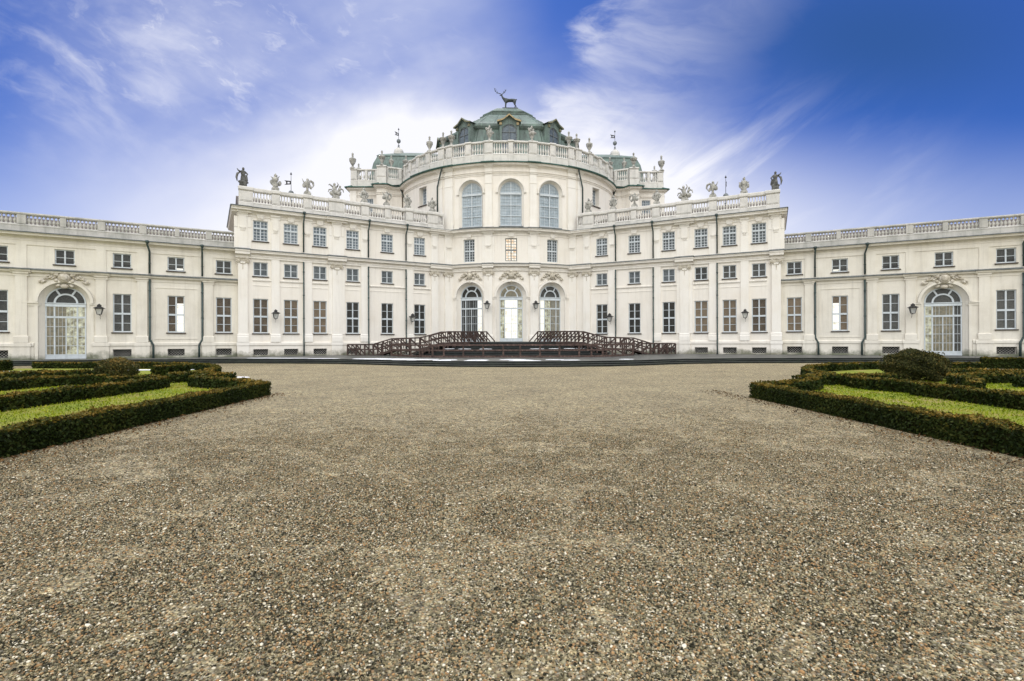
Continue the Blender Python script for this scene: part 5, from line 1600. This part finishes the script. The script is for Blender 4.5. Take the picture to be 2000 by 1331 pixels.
for P, bx in ((LAWN[0], (-22, -8, 5, 24)), (LAWN[1], (5.3, 19, 4, 22))):
    n = 90000
    x = rng.uniform(bx[0], bx[1], n); y = rng.uniform(bx[2], bx[3], n)
    k = inside(P, x, y) & (rng.random(n) < np.clip(9.0 / np.hypot(x - CAM[0], y), .2, 1))
    x, y = x[k], y[k]; n = len(x)
    dist = np.hypot(x - CAM[0], y)
    a = rng.uniform(0, 2 * PI, n); hgt = rng.uniform(.02, .055, n); wd_ = .0011 * dist * rng.uniform(.5, 1, n)
    ln = rng.normal(0, .022, (n, 2))
    b0 = np.stack([x - np.cos(a) * wd_, y - np.sin(a) * wd_, np.full(n, .033)], 1)
    b1 = np.stack([x + np.cos(a) * wd_, y + np.sin(a) * wd_, np.full(n, .033)], 1)
    tp = np.stack([x + ln[:, 0], y + ln[:, 1], .035 + hgt], 1)
    Vs.append(np.stack([b0, b1, tp], 1).reshape(-1, 3)); Fs.append(np.arange(3 * n).reshape(n, 3) + base); base += 3 * n
    nz = np.sin(x * 1.7 + np.sin(y * 1.1) * 2) * np.sin(y * 1.3 + x * .4)
    Ts.append(np.clip(.42 + .30 * nz + rng.normal(0, .18, n), 0, 1))
o = fast_mesh('grass', np.concatenate(Vs), np.concatenate(Fs), 'blade', np.concatenate(Ts)); tag(o, None, None, None, 'stuff')

# dead leaves and clippings at the foot of the hedges and over the gravel
pos = []
for k in range(2600):
    if rng.random() < .8:
        y = rng.uniform(5.5, 15.2)
        if rng.random() < .5: x = -7.95 + abs(rng.normal(0, .28)) + .0
        else: x = 5.1 - abs(rng.normal(0, .30))
    else:
        y = rng.uniform(3, 26); x = rng.uniform(-7.5, 4.8) if y < 16 else rng.uniform(-10, 8)
        if rng.random() < .9: continue
    pos.append((x, y, .012 + rng.uniform(0, .015)))
pos = np.array(pos)
V, F = leaf_cloud(pos, np.tile([0, 0, 1.6], (len(pos), 1)), .022, .0)
o = fast_mesh('fallen_leaves', V, F, 'litter', rng.beta(1.6, 2.2, len(pos))); tag(o, None, None, None, 'stuff')

# ================================================================== GROUND AND GRAVEL
m = MB(); R = 400
m.add([(-R, -R, 0), (R, -R, 0), (R, R, 0), (-R, R, 0)], [(0, 1, 2, 3)])
o = m.build('ground', 'gravel'); tag(o, 'pale brown gravel courtyard', None, None, 'structure')

# loose pebbles in front of the camera: eight strewn patches, laid out side by side with random turns
def ico():
    import bmesh
    b = bmesh.new(); bmesh.ops.create_icosphere(b, subdivisions=1, radius=1)
    v = np.array([tuple(q.co) for q in b.verts]); f = np.array([[q.index for q in p.verts] for p in b.faces]); b.free(); return v, f
iv, jf = ico()
def pebble_tile(k, size, n, rmin, rmax, keep):
    x = rng.uniform(-size / 2, size / 2, n); y = rng.uniform(-size / 2, size / 2, n)
    r = rmin + (rmax - rmin) * rng.beta(1.15, 3.6, n)
    big = rng.random(n) < .006; r = np.where(big, r * 1.55, r)
    grit = np.arange(n) >= int(n * .5); r = np.where(grit, rng.uniform(.0022, .0046, n), r)
    V = np.empty((n, len(iv), 3))
    sc = np.stack([r * rng.uniform(.8, 1.4, n), r * rng.uniform(.7, 1.05, n), r * rng.uniform(.5, .8, n)], 1)
    a = rng.uniform(0, 2 * PI, n); ca, sa = np.cos(a), np.sin(a)
    q = iv[None] * sc[:, None] * (1 + rng.normal(0, .09, (n, len(iv), 1)))
    til = rng.normal(0, .35, n)
    qx, qz = q[..., 0] * np.cos(til)[:, None] - q[..., 2] * np.sin(til)[:, None], q[..., 0] * np.sin(til)[:, None] + q[..., 2] * np.cos(til)[:, None]
    V[..., 0] = qx * ca[:, None] - q[..., 1] * sa[:, None] + x[:, None]
    V[..., 1] = qx * sa[:, None] + q[..., 1] * ca[:, None] + y[:, None]
    V[..., 2] = qz + (sc[:, 2] * rng.uniform(-.1, .85, n))[:, None]
    F = (jf[None] + (np.arange(n) * len(iv))[:, None, None]).reshape(-1, 3)
    tone = np.repeat(np.where(grit, rng.beta(1.2, 3.2, n), np.clip(rng.beta(1.5, 1.35, n) * .97, 0, 1)), len(jf))
    me = bpy.data.meshes.new('pebble_patch')
    o = fast_mesh('pebble_patch', V.reshape(-1, 3), F, 'pebble', tone, smooth=True)
    C.objects.unlink(o); return o
tiles = bpy.data.collections.new('pebble_patches')
for k in range(20):
    o_ = pebble_tile(k, .62, (3400 if k < 8 else (2700, 2100, 1600, 1200, 850, 600, 400, 260, 160, 90, 50, 25)[k - 8]), .0034, .0128, 1); o_.name = 'pebble_patch_%02d' % k
    tiles.objects.link(o_)
pts = []; pick = []; st = .46
for j in range(int(12.6 / st)):
    y = 1.9 + j * st
    hw = 1.12 * y + .5
    for i in range(-int(hw / st) - 1, int(hw / st) + 2):
        x = CAM[0] + i * st + .03 * y
        if -7.85 < x < 5.0:
            q = y + rng.normal(0, .4)
            pick.append(int(rng.integers(0, 8)) if q < 4.4 else min(19, 8 + int((q - 4.4) / .75)))
            pts.append((x + rng.uniform(-.08, .08), y + rng.uniform(-.08, .08), .001 + rng.uniform(-.004, .004)))
me = bpy.data.meshes.new('gravel'); me.from_pydata(pts, [], [])
a_ = me.attributes.new('pick', 'INT', 'POINT'); a_.data.foreach_set('value', pick)
o = bpy.data.objects.new('gravel', me); C.objects.link(o); tag(o, None, None, None, 'stuff'); me.materials.append(M['pebble'])
ng = bpy.data.node_groups.new('strew_pebbles', 'GeometryNodeTree')
ng.interface.new_socket('Geometry', in_out='INPUT', socket_type='NodeSocketGeometry'); ng.interface.new_socket('Geometry', in_out='OUTPUT', socket_type='NodeSocketGeometry')
gi, go = ng.nodes.new('NodeGroupInput'), ng.nodes.new('NodeGroupOutput')
ip = ng.nodes.new('GeometryNodeInstanceOnPoints'); ci = ng.nodes.new('GeometryNodeCollectionInfo')
ci.inputs[0].default_value = tiles; ci.inputs['Separate Children'].default_value = True; ci.inputs['Reset Children'].default_value = True
rv = ng.nodes.new('FunctionNodeRandomValue'); rv.data_type = 'FLOAT_VECTOR'
rv.inputs[0].default_value = (0, 0, 0); rv.inputs[1].default_value = (0, 0, 6.283)
ng.links.new(gi.outputs[0], ip.inputs['Points']); ng.links.new(ci.outputs[0], ip.inputs['Instance'])
ip.inputs['Pick Instance'].default_value = True
na = ng.nodes.new('GeometryNodeInputNamedAttribute'); na.data_type = 'INT'; na.inputs[0].default_value = 'pick'
ng.links.new(na.outputs[0], ip.inputs['Instance Index'])
ng.links.new(rv.outputs[0], ip.inputs['Rotation']); ng.links.new(ip.outputs[0], go.inputs[0])
o.modifiers.new('strew', 'NODES').node_group = ng

# ================================================================== SKY, SUN, CAMERA
EL, AZ = math.radians(50), math.radians(-8)          # high veiled sun, behind the palace
wd = bpy.data.worlds.new('World'); S.world = wd; wd.use_nodes = True
nt = wd.node_tree; nt.nodes.clear()
out = nt.nodes.new('ShaderNodeOutputWorld'); bg = nt.nodes.new('ShaderNodeBackground'); nt.links.new(bg.outputs[0], out.inputs[0])
sky = nt.nodes.new('ShaderNodeTexSky'); sky.sky_type = 'NISHITA'; sky.sun_disc = False
sky.sun_elevation = EL; sky.sun_rotation = AZ; sky.dust_density = .3; sky.ozone_density = 3.5; sky.air_density = 1.0
tc = nt.nodes.new('ShaderNodeTexCoord'); D = tc.outputs['Generated']
sp = nt.nodes.new('ShaderNodeSeparateXYZ'); nt.links.new(D, sp.inputs[0])
dx, dy, dz = sp.outputs
def mul(a, b): return mth(nt, 'MULTIPLY', a, b)
def add(*a):
    r = a[0]
    for x in a[1:]: r = mth(nt, 'ADD', r, x)
    return r
def ss(x, a, b, lo=0.0, hi=1.0):
    n = nt.nodes.new('ShaderNodeMapRange'); n.interpolation_type = 'SMOOTHSTEP'; n.clamp = True
    nt.links.new(x, n.inputs[0])
    for i, v in zip((1, 2, 3, 4), (a, b, lo, hi)): n.inputs[i].default_value = v
    return n.outputs[0]
# sky coordinates: u east of the palace axis, v above the horizon (tangents)
yy = mth(nt, 'MAXIMUM', dy, .06)
u = mth(nt, 'SUBTRACT', mth(nt, 'DIVIDE', dx, yy), .032)
v = mth(nt, 'MINIMUM', mth(nt, 'DIVIDE', mth(nt, 'MAXIMUM', dz, 0), yy), 3)
uv = nt.nodes.new('ShaderNodeCombineXYZ'); nt.links.new(u, uv.inputs[0]); nt.links.new(v, uv.inputs[1]); UV = uv.outputs[0]
def lob(cu, cv, ru, rv):
    a_ = mth(nt, 'DIVIDE', mth(nt, 'SUBTRACT', u, cu), ru); b_ = mth(nt, 'DIVIDE', mth(nt, 'SUBTRACT', v, cv), rv)
    return mth(nt, 'EXPONENT', mul(add(mul(a_, a_), mul(b_, b_)), -1.0))
def cirrus(rot, sx, sy, scale, lo, hi, warp=.25, det=9, rough=.6):
    mp = nt.nodes.new('ShaderNodeMapping'); mp.vector_type = 'TEXTURE'
    mp.inputs['Rotation'].default_value = (0, 0, rot); mp.inputs['Scale'].default_value = (sx, sy, 1)
    nt.links.new(UV, mp.inputs[0])
    wv = node(nt, 'ShaderNodeTexNoise'); wv.inputs['Scale'].default_value = scale * .6; wv.inputs['Detail'].default_value = 4
    nt.links.new(mp.outputs[0], wv.inputs['Vector'])
    va = nt.nodes.new('ShaderNodeVectorMath'); va.operation = 'MULTIPLY_ADD'
    nt.links.new(wv.outputs['Color'], va.inputs[0]); va.inputs[1].default_value = (warp, warp, 0); nt.links.new(mp.outputs[0], va.inputs[2])
    n = node(nt, 'ShaderNodeTexNoise'); n.inputs['Scale'].default_value = scale; n.inputs['Detail'].default_value = det; n.inputs['Roughness'].default_value = rough
    nt.links.new(va.outputs[0], n.inputs['Vector'])
    return ss(n.outputs['Fac'], lo, hi)
soft = cirrus(.30, 1.7, 1.0, 3.4, .30, .74, .16, 8, .52)
broad = cirrus(-.2, 1.6, 1.0, 1.7, .32, .68, .3, 5)
fine = cirrus(-.08, 2.4, 1.0, 7.5, .32, .72, .20, 10, .60)
wisp = cirrus(-.50, 2.4, 1.0, 14.0, .40, .74, .10, 9, .58)
puff = cirrus(-.45, 1.8, 1.0, 25.0, .54, .74, .08)
plume = cirrus(.62, 4.5, 1.0, 9.0, .44, .74, .2)
glow = add(mul(lob(-.13, .31, .31, .145), add(mul(soft, .16), .72)), mul(mul(lob(.20, .29, .24, .15), .60), add(mul(fine, .5), .60)), mul(mul(lob(-.08, .44, .32, .11), .42), soft))
hz = mul(ss(v, .18, .47, 1, 0), add(ss(mth(nt, 'ABSOLUTE', u), .35, 1.0, .78, .34)))
veil = mul(mul(ss(u, -1.05, -.50, .04, .56), ss(u, -.16, .10, 1, 0)), add(mul(soft, .48), mul(broad, .34), .26))
veil = mul(veil, ss(v, .30, .44, .8, 1.0))
edge = add(mth(nt, 'SUBTRACT', u, mul(mth(nt, 'SUBTRACT', v, .49), .80)), mul(mth(nt, 'SUBTRACT', fine, .5), .085), mul(mth(nt, 'SUBTRACT', soft, .5), .10), -.05)
bank = mul(mul(ss(edge, -.025, .055), ss(edge, .03, .46, 1, 0)), ss(v, .33, .47, .6, 1))
bank = mul(bank, add(mul(fine, .44), mul(soft, .10), .10))
pl = mul(lob(.44, .34, .28, .12), mul(plume, .42))
tl = mul(mul(lob(-.78, .53, .34, .14), wisp), .34)
pf = mul(mul(lob(-.55, .58, .28, .12), puff), .50)
mask = add(glow, hz, veil, bank, pl, tl, pf)
mask = mth(nt, 'MULTIPLY', mask, 1.0, clamp=True)
# stretched, rolled-off whites: thin cloud never quite hides the blue until it is thick
def streaks(rot, scl, scale, lo, hi, det=8):
    mp = nt.nodes.new('ShaderNodeMapping'); mp.inputs['Rotation'].default_value = rot; mp.inputs['Scale'].default_value = scl
    nt.links.new(D, mp.inputs[0])
    n = node(nt, 'ShaderNodeTexNoise'); n.inputs['Scale'].default_value = scale; n.inputs['Detail'].default_value = det; n.inputs['Roughness'].default_value = .58
    nt.links.new(mp.outputs[0], n.inputs['Vector'])
    return ramp(nt, n.outputs['Fac'], [(lo, (0, 0, 0)), (hi, (1, 1, 1))])
blue = mixc(nt, 1.0, sky.outputs[0], (.40, .72, 1.55), 'MULTIPLY')
blue = mixc(nt, 1.0, blue, (SKY_K,) * 3, 'MULTIPLY')
blue = mixc(nt, mul(lob(.72, .60, .34, .14), .62), blue, (.030, .098, .275))
col = mixc(nt, mask, blue, (.97, .975, 1.04))
# unbroken bright overcast, added behind the camera to light the palace front
back = mth(nt, 'MULTIPLY', mth(nt, 'ADD', mth(nt, 'MULTIPLY', dy, -1.0), .25), 1.25, clamp=True)
cl = streaks((0, 0, 0), (1, 1, 2), 2.0, .3, .75, 5)
over = mixc(nt, cl, (BACK * .9, BACK * .91, BACK * .93), (BACK * 1.1, BACK * 1.09, BACK * 1.06))
# an overcast sky is brighter overhead than at the horizon
zf = mth(nt, 'ADD', mth(nt, 'MULTIPLY', mth(nt, 'MAXIMUM', dz, 0), 1.15), .46)
zv = nt.nodes.new('ShaderNodeCombineXYZ')
for k_ in range(3): nt.links.new(zf, zv.inputs[k_])
over = mixc(nt, 1.0, over, zv.outputs[0], 'MULTIPLY')
col = mixc(nt, back, col, over)
nt.links.new(col, bg.inputs['Color']); bg.inputs['Strength'].default_value = 1.0
wd.cycles.sampling_method = 'MANUAL'; wd.cycles.sample_map_resolution = 512

sun = bpy.data.lights.new('sun', 'SUN'); sun.energy = 1.5; sun.angle = math.radians(14); sun.color = (1, .95, .86)
so = bpy.data.objects.new('sun', sun); C.objects.link(so)
sd = Vector((math.sin(AZ) * math.cos(EL), math.cos(AZ) * math.cos(EL), math.sin(EL)))
so.rotation_euler = sd.to_track_quat('Z', 'Y').to_euler(); so.location = (0, 60, 80)

cam = bpy.data.cameras.new('camera'); co = bpy.data.objects.new('camera', cam); C.objects.link(co)
cam.sensor_fit = 'HORIZONTAL'; cam.sensor_width = 36; cam.lens = 18.0; cam.shift_y = 1.73 / 2000
cam.clip_start = .1; cam.clip_end = 2000
c_, s_ = math.cos(YAW), math.sin(YAW)
right = Vector((c_, -s_, 0)); fwd = Vector((s_, c_, 0)); up = Vector((0, 0, 1))
r2 = right * math.cos(ROLL) + up * math.sin(ROLL); u2 = up * math.cos(ROLL) - right * math.sin(ROLL)
mt = Matrix((r2, u2, -fwd)).transposed().to_4x4(); mt.translation = Vector((CAM[0], CAM[1], EYE))
co.matrix_world = mt
S.camera = co
S.view_settings.view_transform = 'Standard'; S.view_settings.look = 'None'
S.view_settings.exposure = 0; S.view_settings.gamma = 1
S.render.engine = 'CYCLES'
S.cycles.max_bounces = 6; S.cycles.diffuse_bounces = 3; S.cycles.glossy_bounces = 3
